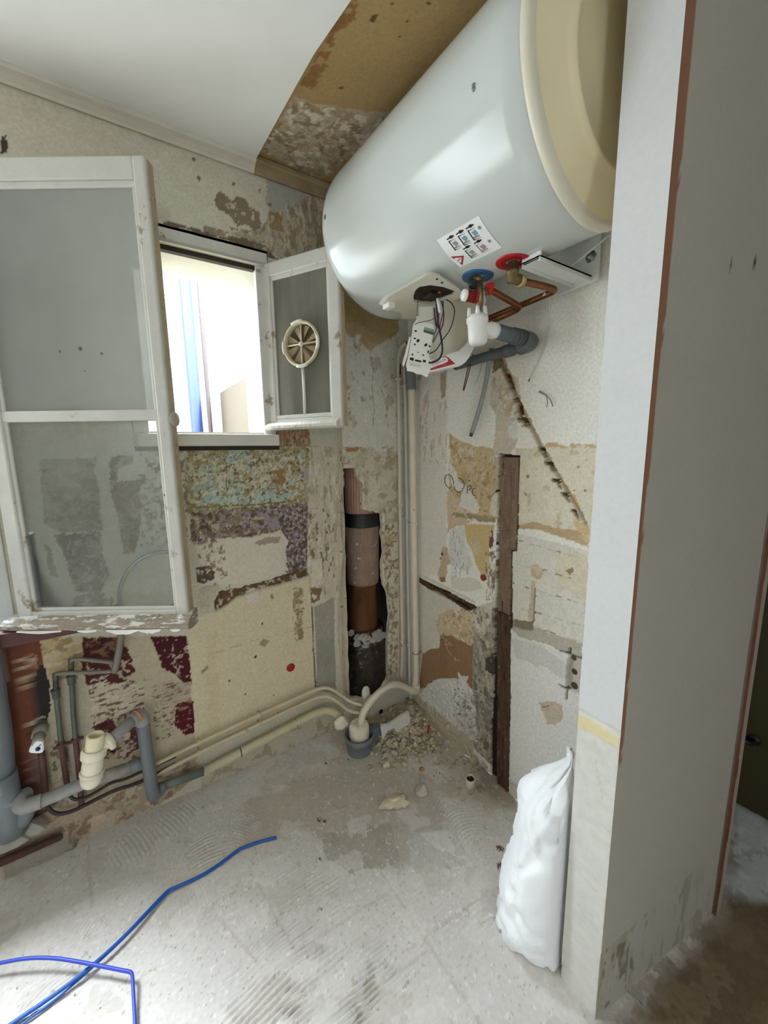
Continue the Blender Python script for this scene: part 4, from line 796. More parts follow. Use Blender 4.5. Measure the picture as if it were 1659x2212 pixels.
# sheet coordinates: u 0..1 along the barrel (far to near), v 0..1 from side to underside
def SP(u, v, off=.0014): return HC(-.2655-.141*u, -127.3+22.7*v+(1-u)*(-.8), HR+off)
sk = MB(); V = [SP(i/4, j/8, .0008) for i in range(5) for j in range(9)]; sk._add(V, [(i*9+j, (i+1)*9+j, (i+1)*9+j+1, i*9+j+1) for i in range(4) for j in range(8)])
stk = sk.build('sticker', M('sticker_paper', (240, 240, 240), rough=.45, var=.01), wh)
def sp_poly(mb, pts, off=.0014): mb._add([SP(u, v, off) for u, v in pts], [tuple(range(len(pts)))])
blk = M('print_black', (30, 30, 32), rough=.5); red_ = M('print_red', (176, 44, 42), rough=.5); gry = M('print_grey', (150, 148, 154), rough=.5); blu = M('print_blue', (126, 160, 188), rough=.5); pnk = M('print_mauve', (168, 140, 144), rough=.5)
mk, mg, mb_, mp_, mr_ = MB(), MB(), MB(), MB(), MB()
cells = [(.30, .30, 'g'), (.53, .30, 'b'), (.76, .30, 'B'), (.46, .72, 'g'), (.72, .72, 'p')]
for (u, v, k) in cells:
    # little drawing: outline frame with a vessel inside, black hand above it
    for a, b in (((u-.085, v-.12), (u+.085, v-.12)), ((u-.085, v-.12), (u-.085, v+.15)), ((u-.085, v+.15), (u+.085, v+.15))):
        w_ = .012; sp_poly(mk if k != 'p' else mp_, [(a[0]-w_, a[1]-w_), (b[0]+w_, a[1]+w_ if a[1] == b[1] else a[1]-w_), (b[0]+w_, b[1]+w_), (a[0]-w_, b[1]+w_)])
    tgt = {'g': mg, 'b': mb_, 'B': mb_, 'p': mp_}[k]
    sp_poly(tgt, [(u-.05, v-.05), (u+.04, v-.07), (u+.06, v+.04), (u-.02, v+.08)]); sp_poly(mg, [(u-.065, v+.07), (u+.06, v+.09), (u+.06, v+.12), (u-.065, v+.12)], .0013)
    h = v-.19; sp_poly(mk, [(u-.10, h-.012), (u-.03, h-.018), (u-.02, h-.04), (u+.03, h-.045), (u+.045, h-.02), (u+.075, h-.02), (u+.08, h+.012), (u+.045, h+.015), (u+.03, h+.035), (u-.02, h+.03), (u-.03, h+.012), (u-.10, h+.02)])
for c in ((.90, .24), (.90, .66)):
    sp_poly(mp_, [(c[0]+.03*math.cos(q*.7854), c[1]+.045*math.sin(q*.7854)) for q in range(8)]); sp_poly_w = [(c[0]+.018*math.cos(q*.7854), c[1]+.03*math.sin(q*.7854)) for q in range(8)]
    sp_poly(mg, sp_poly_w, .0018)
A3, B3, C3 = (.04, .60), (.04, .92), (.27, .76)
tri = [(.03, .55), (.28, .70), (.09, .96)]; cen = (sum(q[0] for q in tri)/3, sum(q[1] for q in tri)/3)
sp_poly(mr_, tri); mw = MB(); sp_poly(mw, [(cen[0]+(q[0]-cen[0])*.58, cen[1]+(q[1]-cen[1])*.58) for q in tri], .0018)
sp_poly(mk, [(.10, .745), (.175, .715), (.18, .735), (.105, .765)], .0022); sp_poly(mk, [(.08, .755), (.093, .75), (.096, .768), (.083, .772)], .0022)
for b_, mt in ((mk, blk), (mg, gry), (mb_, blu), (mp_, pnk), (mr_, red_), (mw, M('sticker_paper', (240, 240, 240)))): b_.build('print', mt, stk)['kind'] = 'stuff'
# recessed service plate under the barrel
def UZ(px, py, z): return pl(px, py, 2, z)
outer = [(817, 657), (822, 648), (832, 638), (920, 588), (932, 586), (948, 590), (1000, 622), (1012, 634), (1010, 642), (960, 664), (910, 690), (868, 689), (862, 676), (840, 668)]
inner = [(894, 652), (893, 640), (897, 628), (905, 620), (930, 616), (958, 620), (985, 630), (975, 640), (952, 648), (938, 656), (915, 656)]
ZP = 1.886; oo = [UZ(x, y, ZP) for x, y in outer]; ii = [UZ(x, y, ZP) for x, y in inner]; oc = np.mean(oo, 0)
m = MB(); bm2 = m.bm; n1, n2 = len(oo), len(ii)
def rs(P, k): # resample closed polygon
    P = np.array(P+[P[0]]); L = np.r_[0, np.cumsum(np.linalg.norm(np.diff(P, axis=0), axis=1))]; t = np.linspace(0, L[-1], k, endpoint=False); return np.stack([np.interp(t, L, P[:, i]) for i in range(3)], 1)
NN = 72; ro = rs(oo, NN); ri = rs(ii, NN); ang = lambda P: np.arctan2(P[:, 1]-oc[1], P[:, 0]-oc[0])
sh = min(range(NN), key=lambda k: np.abs(np.angle(np.exp(1j*(ang(ro)-ang(np.roll(ri, k, 0)))))).sum()); ri = np.roll(ri, sh, 0)
up = ro.copy(); ro = ro.copy(); ro[:, :2] = oc[:2]+(ro[:, :2]-oc[:2])*np.array([.86, .93])
for i in range(NN):
    d_ = up[i]-CAM; d_ /= np.linalg.norm(d_); o_ = CAM-HP; dp_ = d_-ha*(d_@ha); op_ = o_-ha*(o_@ha); A_ = dp_@dp_; B_ = 2*dp_@op_; C_ = op_@op_-(HR-.001)**2; D_ = max(0, B_*B_-4*A_*C_)
    up[i] = CAM+d_*(-B_-math.sqrt(D_))/(2*A_)
lip = ro*.8+up*.2; lip[:, 2] = np.maximum(ro[:, 2]+.003, lip[:, 2]*.3+ro[:, 2]*.7)
dn = ri.copy(); dn[:, 2] = ZP+.009
V = list(up)+list(lip)+list(ro)+list(ri)+list(dn)
m._add(V, [(r*NN+i, r*NN+(i+1) % NN, (r+1)*NN+(i+1) % NN, (r+1)*NN+i) for r in range(4) for i in range(NN)], smooth=False); m.build('service_plate', M('ivory_service_plate', (220, 216, 202), rough=.4, var=.02, sc=12), wh)
m = MB(); m._add([np.array([q[0], q[1], ZP+.0075]) for q in ri], [tuple(range(NN))]); c0 = UZ(935, 636, ZP+.01)
m.box((c0[0]-.03, c0[1]-.03, ZP-.006), (c0[0]+.01, c0[1]+.02, ZP+.007), .004); m.build('service_opening', M('shaded_rusty_flange', (46, 34, 26), rough=.8, var=.4, sc=40, spots=[((126, 84, 48), 60, .6, .08)]), wh)  # dark colour gives the shallow opening its shade; the spots are rust
m = MB(); m.lathe([(0, 0), (.008, 0), (.008, .016), (0, .016)], c0+np.array([.035, .0, -.004]), (0, 0, 1), 6); m.build('terminal', M('brass_terminal', (150, 122, 76), rough=.4, metal=.8), wh); m = MB(); m.lathe([(0, 0), (.006, 0), (.006, .02), (0, .02)], c0+np.array([.0, -.03, -.008]), (0, 0, 1), 6); m.build('terminal', M('brass_terminal', (150, 122, 76)), wh)
m = MB(); a = UZ(836, 656, ZP); b = UZ(852, 646, ZP); m.box((a[0]-.004, a[1]-.018, ZP-.014), (a[0]+.022, a[1]+.022, ZP+.004), .003); m.build('clip_block', whitep, wh)
for (x, y) in ((944, 602), (955, 610)): m = MB(); q = UZ(x, y, ZP-.0005); m.lathe([(0, 0), (.003, 0), (.0035, .002)], q, (0, 0, -1), 8); m.build('fixing_hole', M('black_hole', (24, 22, 20), rough=.8), wh)
# coloured collars, wall bracket
for (px, py, rgb, nm) in ((1032, 598, (44, 92, 138), 'blue'), (1108, 566, (172, 20, 26), 'red')):
    o = UZ(px, py, 1.8985); m = MB(); m.lathe([(.016, -.003), (.020, .002), (.044, .002), (.046, -.001), (.046, -.005)], o, (0, 0, -1), 40); c_ = m.build('collar', M(nm+'_collar', rgb, rough=.3, var=.02), wh); c_['label'] = nm+' plastic ring round the water connection'
brp = M('white_bracket_steel', (222, 224, 222), rough=.35, var=.02)
m = MB(); y0, y1 = -.962, -.905; m.box((-.262, y0, 1.884), (-.022, y1, 1.890), .001); m.box((-.262, y0, 1.875), (-.022, y0+.004, 1.890), .001); m.box((-.262, y1-.004, 1.875), (-.022, y1, 1.890), .001); m.box((-.026, y0-.02, 1.87), (-.020, y1+.05, 2.02), .001); m.box((-.262, y0, 1.884), (-.255, y1, 1.905), .001)
br = m.build('bracket', brp, wh)
m = MB(); o = pl(1277, 555, 0, -.026); m.lathe([(0, .012), (.009, .012), (.009, .003), (.016, .003), (.016, 0)], o, (-1, 0, 0), 6); m.build('bolt', M('dull_steel', (150, 150, 148)), br)
m = MB(); m.tube([pl(1198, 606, 0, -.09), pl(1255, 558, 0, -.075), pl(1318, 506, 0, -.06)], .0035, 8); m.build('stay', brp, wh)
# --- copper pipes ----------------------------------------------------------------------------
copper = M('tarnished_copper', (146, 92, 58), rough=.38, metal=.75, var=.25, sc=30, spots=[((96, 78, 56), 26, .55, .08), ((160, 60, 44), 44, .66, .05)])
brass = M('dirty_brass', (150, 128, 92), rough=.4, metal=.7, var=.2, sc=40)
rp = UZ(1108, 566, 1.8985); zr = 1.862
ph = empty('copper_pipe', (rp[0], rp[1], zr)); tag(ph, 'tarnished copper hot pipe elbowing from the red collar to the wall', 'pipe')
xw = pl(1192, 622, 1, rp[1])[0]; xw = min(-.012, max(xw, -.07)); zr2 = pl(1192, 622, 1, rp[1])[2]
m = MB(); m.tube([(rp[0]+.03, rp[1], zr-.004), (xw-.02, rp[1], zr2), (xw-.004, rp[1]+.004, zr2-.002), (xw, rp[1]+.03, zr2-.003), (xw+.004, -.60, zr2-.008), (xw+.006, -.36, zr2-.012)], .0095, 14, smooth=2); m.build('tube', copper, ph)
m = MB(); m.lathe([(0, .04), (.014, .04), (.014, .022), (.017, .022), (.017, .010), (.014, .008), (.014, -.010), (0, -.014)], (rp[0], rp[1], zr-.004), (0, 0, 1), 18); m.tube([(rp[0]-.002, rp[1], zr-.004), (rp[0]+.028, rp[1], zr-.004)], .0135, 14); m.build('elbow_fitting', M('olive_brass', (120, 104, 72), rough=.45, metal=.6, var=.25, sc=40), ph)
m = MB(); m.lathe([(.012, -.008), (.0165, -.006), (.0165, .006), (.012, .008)], (rp[0]+.034, rp[1], zr-.004), (1, 0, 0), 18); m.build('nut', M('pale_brass', (186, 168, 120), rough=.4, metal=.6, var=.15, sc=40), ph)
m = MB(); q = np.array([xw, rp[1]+.035, zr2-.003]); m.rock(q, (.013, .013, .008), 3, 1); m.build('sealant', whitep, ph)
bp_ = UZ(1032, 598, 1.8985); zb = pl(1068, 628, 1, bp_[1])[2]; xb = pl(1124, 656, 1, bp_[1])[0]; zb2 = pl(1124, 660, 1, bp_[1])[2]; xb = min(-.012, max(xb, -.08))
pc = empty('copper_pipe', (bp_[0], bp_[1], zb)); tag(pc, 'brown copper cold pipe bending back from the red valve lever along the wall', 'pipe')
m = MB(); m.tube([(bp_[0]+.045, bp_[1], zb), (xb-.03, bp_[1], zb2), (xb-.006, bp_[1]+.004, zb2-.004), (xb, bp_[1]+.035, zb2-.008), (xb, -.55, zb2-.016), (xb+.004, -.33, zb2-.02)], .0095, 14, smooth=2); m.build('tube', copper, pc)
# --- safety valve ------------------------------------------------------------------------------
VP = np.array([bp_[0], bp_[1], 0]); 
def VV(px, py, off=0.0): return pln(px, py, VP-nn*off, nn)
sv = empty('safety_valve', tuple(VV(1034, 640))); tag(sv, 'brass safety valve with red and black knobs under the blue collar', 'valve')
m = MB(); m.tube([VV(1030, 596), VV(1031, 612)], .014, 16); m.tube([VV(1031, 610), VV(1036, 640), VV(1034, 668)], [.015, .014, .011], 16); m.tube([VV(1036, 632), VV(1052, 630)], .010, 12); m.tube([VV(1034, 640), VV(1018, 638)], .010, 12); m.build('body', brass, sv)
o = VV(1021, 614, .016); m = MB(); m.lathe([(0, .012), (.004, .012), (.006, .008), (.009, .008), (.013, .006), (.0135, -.010), (0, -.010)], o, CAM-o, 20); m.build('black_knob', M('black_plastic', (32, 32, 34), rough=.35), sv)
a, b = VV(1024, 641, .012), VV(1000, 637, .022); ax = b-a; ax = ax/np.linalg.norm(ax); Lk = np.linalg.norm(b-a)
m = MB(); m.lathe([(0, -.004), (.016, -.004), (.0165, Lk*.75), (.0165, Lk*.75)], a, ax, 22); m.lathe([(.010, -.008), (.018, -.008), (.018, -.002), (.010, -.002)], a, ax, 22); k_ = m.build('red_knob', M('dark_red_plastic', (150, 44, 48), rough=.35), sv)
m = MB(); m.lathe([(.0165, Lk*.74), (.0160, Lk*.98), (.012, Lk*1.06), (0, Lk*1.07)], a, ax, 22); m.build('knob_cap', whitep, k_)
m = MB(); m.prism([VV(x, y, .004) for x, y in ((1049, 614), (1058, 609), (1068, 609), (1067, 622), (1064, 634), (1055, 636), (1057, 624), (1050, 620))], nn*.012, .002); m.build('lever', M('red_lever', (206, 34, 30), rough=.35), sv)
m = MB(); m.tube([VV(1044, 632, .006), VV(1047, 650, .006), VV(1043, 668, .006)], .004, 8); m.build('drain_tube', M('pale_steel', (190, 190, 184), rough=.35), sv)
# --- white tundish and grey waste ---------------------------------------------------------------
td = empty('tundish', tuple(VV(1032, 700))); tag(td, 'white plastic tundish trap under the safety valve, joined to a grey pipe', 'trap')
top, bot = VV(1031, 690), VV(1033, 746); ax = top-bot; hh = np.linalg.norm(ax); ax = ax/hh
m = MB(); m.lathe([(0, 0), (.020, .001), (.026, .007), (.0285, .016), (.029, hh-.010), (.032, hh-.008), (.032, hh+.004), (.029, hh+.006), (.029, hh+.010), (.022, hh+.010), (.020, hh-.01), (0, hh-.012)], bot, ax, 32); m.build('cup', whitep, td)
for k in range(6):
    q = k*math.pi/3+.3; e = np.cross(ax, [1, 0, 0]); e /= np.linalg.norm(e); g = np.cross(ax, e); c = bot+ax*(hh+.018)+(e*math.cos(q)+g*math.sin(q))*.026
    m = MB(); m.tube([c-ax*.012, c+ax*.012], [.0065, .0055], 8); m.build('prong', whitep, td)
a, b = VV(1046, 710), VV(1046, 710)+np.array([.052, 0, 0]); m = MB(); m.lathe([(.014, -.01), (.019, 0), (.021, .022), (.024, .026), (.024, .046), (.0, .046)], a, (1, 0, 0), 24); m.build('outlet', whitep, td)
greyp = M('grey_pvc', (112, 118, 122), rough=.4, var=.08, sc=14, spots=[((170, 164, 152), 9, .62, .08)])
dgrey = M('dark_grey_pvc', (92, 98, 102), rough=.45, var=.08, sc=14)
wpz = a[2]; gp = empty('waste_pipe', tuple(a+np.array([.05, 0, 0]))); tag(gp, 'dark grey plastic waste pipe elbowing at the wall below the copper pipes', 'pipe')
xe_ = -.035; m = MB(); m.tube([a+np.array([.04, 0, 0]), np.array([xe_-.05, a[1], wpz-.004])], .0225, 20)
for k in range(3): m.lathe([(.0225, -.004), (.026, 0), (.0225, .004)], (xe_-.10+k*.018, a[1], wpz-.003), (1, 0, 0), 20)
m.tube([(xe_-.055, a[1], wpz-.004), (xe_-.012, a[1], wpz-.006), (xe_, a[1]+.012, wpz-.010), (xe_-.002, a[1]+.05, wpz-.014)], .026, 20, smooth=2); m.build('upper_elbow', dgrey, gp)
m = MB(); m.tube([(xe_-.002, a[1]+.04, wpz-.014), (xe_-.004, -.60, wpz-.016), (xe_-.006, -.42, wpz-.020)], .018, 18); m.lathe([(.018, -.006), (.022, -.004), (.022, .03), (.018, .032)], (xe_-.002, a[1]+.085, wpz-.0145), (0, 1, -.03), 18); m.build('lower_run', dgrey, gp)
# --- thermostat board hanging from its wires, and the cover -----------------------------------------
TP = np.array([-.335, -.640, 0])
def TV(px, py, off=0.0): return pln(px, py, TP-nn*off, nn)
tm = empty('thermostat', tuple(TV(908, 750))); tag(tm, 'white thermostat board dangling by wires below the water heater', 'thermostat')
board = [(900, 690), (940, 702), (937, 730), (930, 752), (927, 770), (932, 788), (928, 800), (924, 814), (918, 812), (910, 808), (902, 808), (895, 803), (880, 800), (877, 786), (882, 768), (886, 745), (890, 720), (893, 700)]
m = MB(); m.prism([TV(x, y) for x, y in board], nn*.012, .0015); m.prism([TV(x, y, .004) for x, y in ((880, 786), (931, 792), (923, 815), (916, 811), (908, 807), (900, 808), (893, 803), (879, 801))], nn*.006, .001); m.prism([TV(x, y, -.002) for x, y in ((884, 727), (888, 727), (880, 770), (873, 790), (869, 785), (876, 760))], nn*.02, .001)
bd = m.build('board', M('ivory_board', (226, 224, 214), rough=.4, var=.02), tm)
m = MB()
def blob(px, py, a_, b_, rot=0): m._add([TV(px+a_*math.cos(k*.5236)*math.cos(rot)-b_*math.sin(k*.5236)*math.sin(rot), py+a_*math.cos(k*.5236)*math.sin(rot)+b_*math.sin(k*.5236)*math.cos(rot), .0009) for k in range(12)], [tuple(range(12))])
for (x, y, a_, b_, r_) in ((898, 715, 3, 2, 0), (896, 731, 3, 1.6, .2), (903, 736, 4, 3, -.8), (920, 745, 4, 2.6, -.8), (896, 744, 2, 2, 0), (891, 766, 2, 2, 0), (914, 767, 2.2, 1.6, 0), (925, 760, 1.5, 3.5, .3), (903, 761, 1.5, 1.2, 0), (928, 748, 2, 2.5, 0)): blob(x, y, a_, b_, r_)
for q in ([(886, 772), (894, 773), (893, 780), (885, 777)], [(897, 776), (910, 779), (910, 783), (896, 780)], [(914, 777), (920, 778), (920, 783), (913, 782)]): m._add([TV(x, y, .0009) for x, y in q], [(0, 1, 2, 3)])
m.build('slots', M('black_hole', (24, 22, 20)), bd)['kind'] = 'stuff'
m = MB(); m._add([TV(x, y, .0009) for x, y in ((917, 706), (938, 712), (937, 718), (915, 712))], [(0, 1, 2, 3)]); m.build('lamp_window', M('grey_green_lens', (140, 154, 136), rough=.3), bd)
m = MB(); m._add([TV(x, y, .0009) for x, y in ((915, 712), (937, 718), (936, 724), (915, 717))], [(0, 1, 2, 3)]); m.build('circuit', M('circuit_green', (46, 84, 48), rough=.4), bd)
m = MB(); m._add([TV(x, y, .0052) for x, y in ((886, 783), (908, 788), (907, 794), (885, 790))], [(0, 1, 2, 3)]); m.build('rating_plate', M('grey_print_plate', (200, 200, 192), rough=.4), bd)
m = MB(); m.prism([TV(x, y, -.003) for x, y in ((905, 664), (938, 660), (941, 704), (906, 692))], nn*.004, .0008); m.prism([TV(x, y, .003) for x, y in ((899, 682), (912, 684), (911, 694), (900, 692))], nn*.012, .001); m.build('clear_shield', M('translucent_ivory', (212, 206, 194), rough=.25, var=.02), tm)
m = MB(); m.tube([TV(904, 640), TV(901, 665), TV(898, 690)], .0016, 6); m.build('rod', M('grey_steel_rod', (120, 118, 112), rough=.4, metal=.6), tm)
wiresb = M('black_wire', (26, 22, 24), rough=.45); wirer = M('dark_red_wire', (84, 30, 32), rough=.45); wirev = M('violet_wire', (92, 78, 108), rough=.45); wireb = M('brown_wire', (112, 84, 70), rough=.45)
for pts, r_, mt in (([(963, 647), (974, 652), (983, 668), (980, 690), (972, 714), (955, 735), (942, 758), (927, 764)], .0016, wiresb), ([(942, 640), (944, 680), (948, 705), (955, 740), (956, 762), (948, 778), (932, 784), (926, 783)], .0028, wiresb), ([(946, 645), (946, 690), (946, 708)], .0040, wirer), ([(957, 650), (958, 675), (953, 690), (950, 712), (938, 735), (934, 742), (938, 724), (944, 706)], .0018, wirev), ([(953, 650), (959, 672), (958, 700), (950, 716)], .0018, wiresb), ([(942, 685), (930, 692), (915, 695), (902, 697), (896, 702)], .0012, wireb), ([(938, 665), (940, 690), (943, 706)], .0022, wiresb)):
    m = MB(); m.tube([TV(x, y, .012+i*.001) for i, (x, y) in enumerate(pts)], r_, 8, smooth=2); m.build('wire', mt, tm)
m = MB(); m.tube([TV(945, 645, .02), TV(950, 675, .02)], [.0045, .0045], 10); m.build('connector', whitep, tm)
CP = np.array([-.29, -.57, 0])
def CV(px, py, off=0.0): return pln(px, py, CP-nn*off, nn)
cv = empty('heater_cover', tuple(CV(985, 720))); tag(cv, 'white plastic terminal cover with a red label hanging behind the thermostat', 'cover')
m = MB(); m.prism([CV(x, y) for x, y in ((905, 650), (1030, 650), (1040, 700), (1016, 745), (996, 762), (930, 782), (900, 778))], nn*.003); m.build('back_panel', M('cover_inside', (214, 208, 190), rough=.45, var=.02), cv)
rim = [(926, 779), (962, 767), (990, 758), (1004, 746), (1022, 722), (1040, 690), (1044, 700), (1030, 738), (1014, 772), (1006, 782), (996, 788), (926, 804)]
m = MB(); m.prism([CV(x, y, .030) for x, y in rim], nn*.030, .002); rm = m.build('rim', whitep, cv)
lab = [(926, 784), (944, 775), (958, 770), (963, 769), (968, 772), (984, 786), (930, 800)]
m = MB(); m._add([CV(x, y, .0308) for x, y in lab], [tuple(range(len(lab)))]); m.build('label', red_, rm)
pill = [(931, 782.5), (950, 774), (961, 771), (965, 772.5), (968, 777), (967, 781), (962, 784), (945, 790), (930, 796), (930, 790)]
m = MB(); m._add([CV(x, y, .0316) for x, y in pill], [tuple(range(len(pill)))]); m.build('label_field', M('sticker_paper', (240, 240, 240)), rm)
def text3d(name, body, mat, parent, org, ux, uy, size):
    cu = bpy.data.curves.new(name, 'FONT'); cu.body = body; cu.size = 1.0; cu.resolution_u = 2
    tmp = bpy.data.objects.new(name, cu); COL.objects.link(tmp); bpy.context.view_layer.update()
    me = bpy.data.meshes.new_from_object(tmp.evaluated_get(bpy.context.evaluated_depsgraph_get())); bpy.data.objects.remove(tmp); bpy.data.curves.remove(cu)
    xs = [v.co.x for v in me.vertices]; w_ = max(xs)-min(xs); x0_ = min(xs)
    for v in me.vertices: q = np.array(org)+np.array(ux)*((v.co.x-x0_)/w_)*size[0]+np.array(uy)*v.co.y*size[1]; v.co = q
    me.materials.clear(); me.materials.append(mat); o = bpy.data.objects.new(name, me); COL.objects.link(o); o.parent = parent; return o
a, b = CV(934, 791.5, .0322), CV(965, 778, .0322); ux = (b-a)/np.linalg.norm(b-a); uy = np.cross(-nn, ux)
text3d('lettering', 'THERMOR', red_, rm, a, ux, uy, (np.linalg.norm(b-a), .0105))
a, b = CV(955, 791, .0322), CV(964, 788.5, .0322); text3d('lettering', 'PRO', M('print_orange', (226, 160, 124), rough=.5), rm, a, (b-a)/np.linalg.norm(b-a), uy, (np.linalg.norm(b-a), .005))
# --- loose cables on the heater wall ------------------------------------------------------------------
def cable(nm, pts, r_, mat, label, x=-.012, seg=8, cat='cable', tip=None, tipmat=None, axis=0):
    P = [pl(q[0], q[1], axis, q[2] if len(q) > 2 else x) for q in pts]
    e = empty(nm, tuple(P[0])); tag(e, label, cat); m = MB(); m.tube(P, r_, seg, smooth=2); m.build('sheath', mat, e)
    if tipmat: m = MB(); d_ = P[-1]-P[-2]; d_ /= np.linalg.norm(d_); m.tube([P[-1]-d_*.002, P[-1]+d_*(tip or .012)], r_*.8, seg); m.build('bare_end', tipmat, e)
    return e
cable('grey_cable', [(1062, 752, -.03), (1054, 800, -.03), (1046, 845, -.035), (1034, 890, -.04), (1019, 935, -.045)], .0085, M('grey_sheath', (150, 152, 152), rough=.5, var=.04), 'thick grey electric cable hanging down the heater wall, cut end bare', tip=.014, tipmat=M('cut_cable_end', (96, 64, 60), rough=.7))
cable('wire_loop', [(1016, 765, -.05), (1010, 800, -.05), (1003, 830, -.05), (1000, 846, -.05), (1004, 838, -.05), (1014, 800, -.05), (1022, 765, -.05)], .0020, wirer, 'thin dark red loop of wire left of the grey cable', cat='wire')
cable('thin_wire', [(1044, 760, -.02), (1040, 790, -.02), (1034, 815, -.02), (1027, 828, -.02)], .0012, M('pale_grey_wire', (160, 156, 150), rough=.5), 'hair-thin pale wire hanging beside the grey cable', cat='wire')
cable('white_wire', [(1188, 640, -.05), (1187, 680, -.02), (1180, 722, -.008), (1176, 745, -.008), (1164, 778, -.008), (1148, 806, -.010), (1144, 818, -.012)], .0022, M('dirty_white_wire', (210, 206, 196), rough=.5), 'thin white wire hanging from the copper pipe with a dark stripped tip', cat='wire', tip=.010, tipmat=M('black_wire', (26, 22, 24)))
w_ = cable('wire_stub', [(1165, 846, -.004), (1172, 850, -.012), (1180, 854, -.016)], .0032, M('grey_sheath', (150, 152, 152)), 'short forked wire stub poking from the white wall', cat='wire')
for pts in ([(1180, 854), (1183, 866), (1181, 880)], [(1180, 854), (1190, 864), (1194, 878)]): m = MB(); m.tube([pl(x, y, 0, -.016) for x, y in pts], .0015, 6, smooth=1); m.build('strand', M('grey_strand', (128, 122, 112), rough=.5), w_)

# ------------------------------------------------------------------ brown stack in the broken casing
SX = pl(784, 1250, 1, .055)[0]; SY = .055
def zs_(py): return float(pl(784, py, 1, SY-.085)[2])
sp = empty('soil_stack', (SX, SY, .10)); tag(sp, 'old brown ribbed soil stack showing through the broken corner casing', 'pipe')
ribm = M('pinkish_brown_pipe', (160, 122, 106), rough=.6, var=.12, sc=12, bump=.1, bsc=60, spots=[((206, 192, 176), 60, .70, .03)])
dustb = M('dusty_brown_pipe', (136, 112, 98), rough=.8, var=.2, sc=14, bump=.3, bsc=80, spots=[((206, 194, 180), 40, .62, .04)])
rust = M('glossy_brown_stoneware', (92, 56, 28), rough=.35, var=.3, sc=10, stretch=(1, 1, .3), bump=.1, spots=[((58, 36, 22), 12, .55, .1)])
tar = M('tarred_base', (46, 36, 30), rough=.45, var=.5, sc=22, bump=1.0, bsc=45, spots=[((128, 114, 98), 44, .60, .04), ((24, 18, 14), 20, .55, .06)])
def ribbed(z0, z1, r, nrib, amp, mat, nm, taper=0.0, ztop=None):
    m = MB(); seg = nrib*4; nz = 14; V = []
    for i in range(nz+1):
        t = i/nz; z = z0+(z1-z0)*t; rr_ = r-taper*(max(0, .25-t)/.25)**2
        for k in range(seg): a = k*2*math.pi/seg; q = rr_+amp*(1 if k % 4 in (0, 1) else -1)*min(1, .2+t*2); V.append((SX+q*math.cos(a), SY+q*math.sin(a), z))
    m._add(V, [(i*seg+k, i*seg+(k+1) % seg, (i+1)*seg+(k+1) % seg, (i+1)*seg+k) for i in range(nz) for k in range(seg)], smooth=True); return m.build(nm, mat, sp)
zt, zb1, zb2, zc, zd, ze = 1.42, zs_(1112), zs_(1141), zs_(1272), zs_(1368), .10
ribbed(zb1, zt, .083, 40, .0018, ribm, 'ribbed_section')
m = MB(); m.lathe([(.078, zb2-.004), (.090, zb2-.002), (.091, zb2+.004)]+[(.0895+.0012*(i % 2), zb2+.006+i*.004) for i in range(int((zb1-zb2-.012)/.004))]+[(.091, zb1-.004), (.089, zb1), (.078, zb1)], (SX, SY, 0), (0, 0, 1), 48); m.build('rubber_band', M('black_rubber_band', (26, 24, 24), rough=.4, var=.1), sp)
m = MB(); m.lathe([(.070, zc-.004), (.080, zc+.004), (.084, zc+.03), (.086, zc+.09), (.087, zb2-.03), (.0865, zb2-.004), (.078, zb2)], (SX, SY, 0), (0, 0, 1), 48); m.build('dusty_collar', dustb, sp)
ribbed(zb2-.08, zb2-.002, .0875, 44, .0014, dustb, 'collar_ribs')
m = MB(); m.lathe([(.076, zd-.02), (.078, zd), (.078, zc-.004), (.081, zc), (.081, zc+.004), (.07, zc+.006)], (SX-.006, SY, 0), (0, 0, 1), 40); m.build('brown_section', rust, sp)
m = MB(); m.lathe([(.112, ze), (.112, zd-.09), (.108, zd-.05), (.102, zd-.012), (.096, zd), (.070, zd-.004)], (SX+.010, SY+.01, 0), (0, 0, 1), 40); m.build('tarred_socket', tar, sp)
m = MB()
for i in range(26):
    a = math.radians(rnd.uniform(195, 300)); z = zd-rnd.uniform(.005, .05)*(1.4 if math.cos(a) < -.2 else .9); m.rock((SX+.004+.102*math.cos(a), SY+.105*math.sin(a), z), (.028, .014, .020), i, 1)
m.build('plaster_collar', M('grey_lime_collar', (158, 150, 140), rough=.95, var=.2, sc=40, bump=.5), sp)['kind'] = 'stuff'
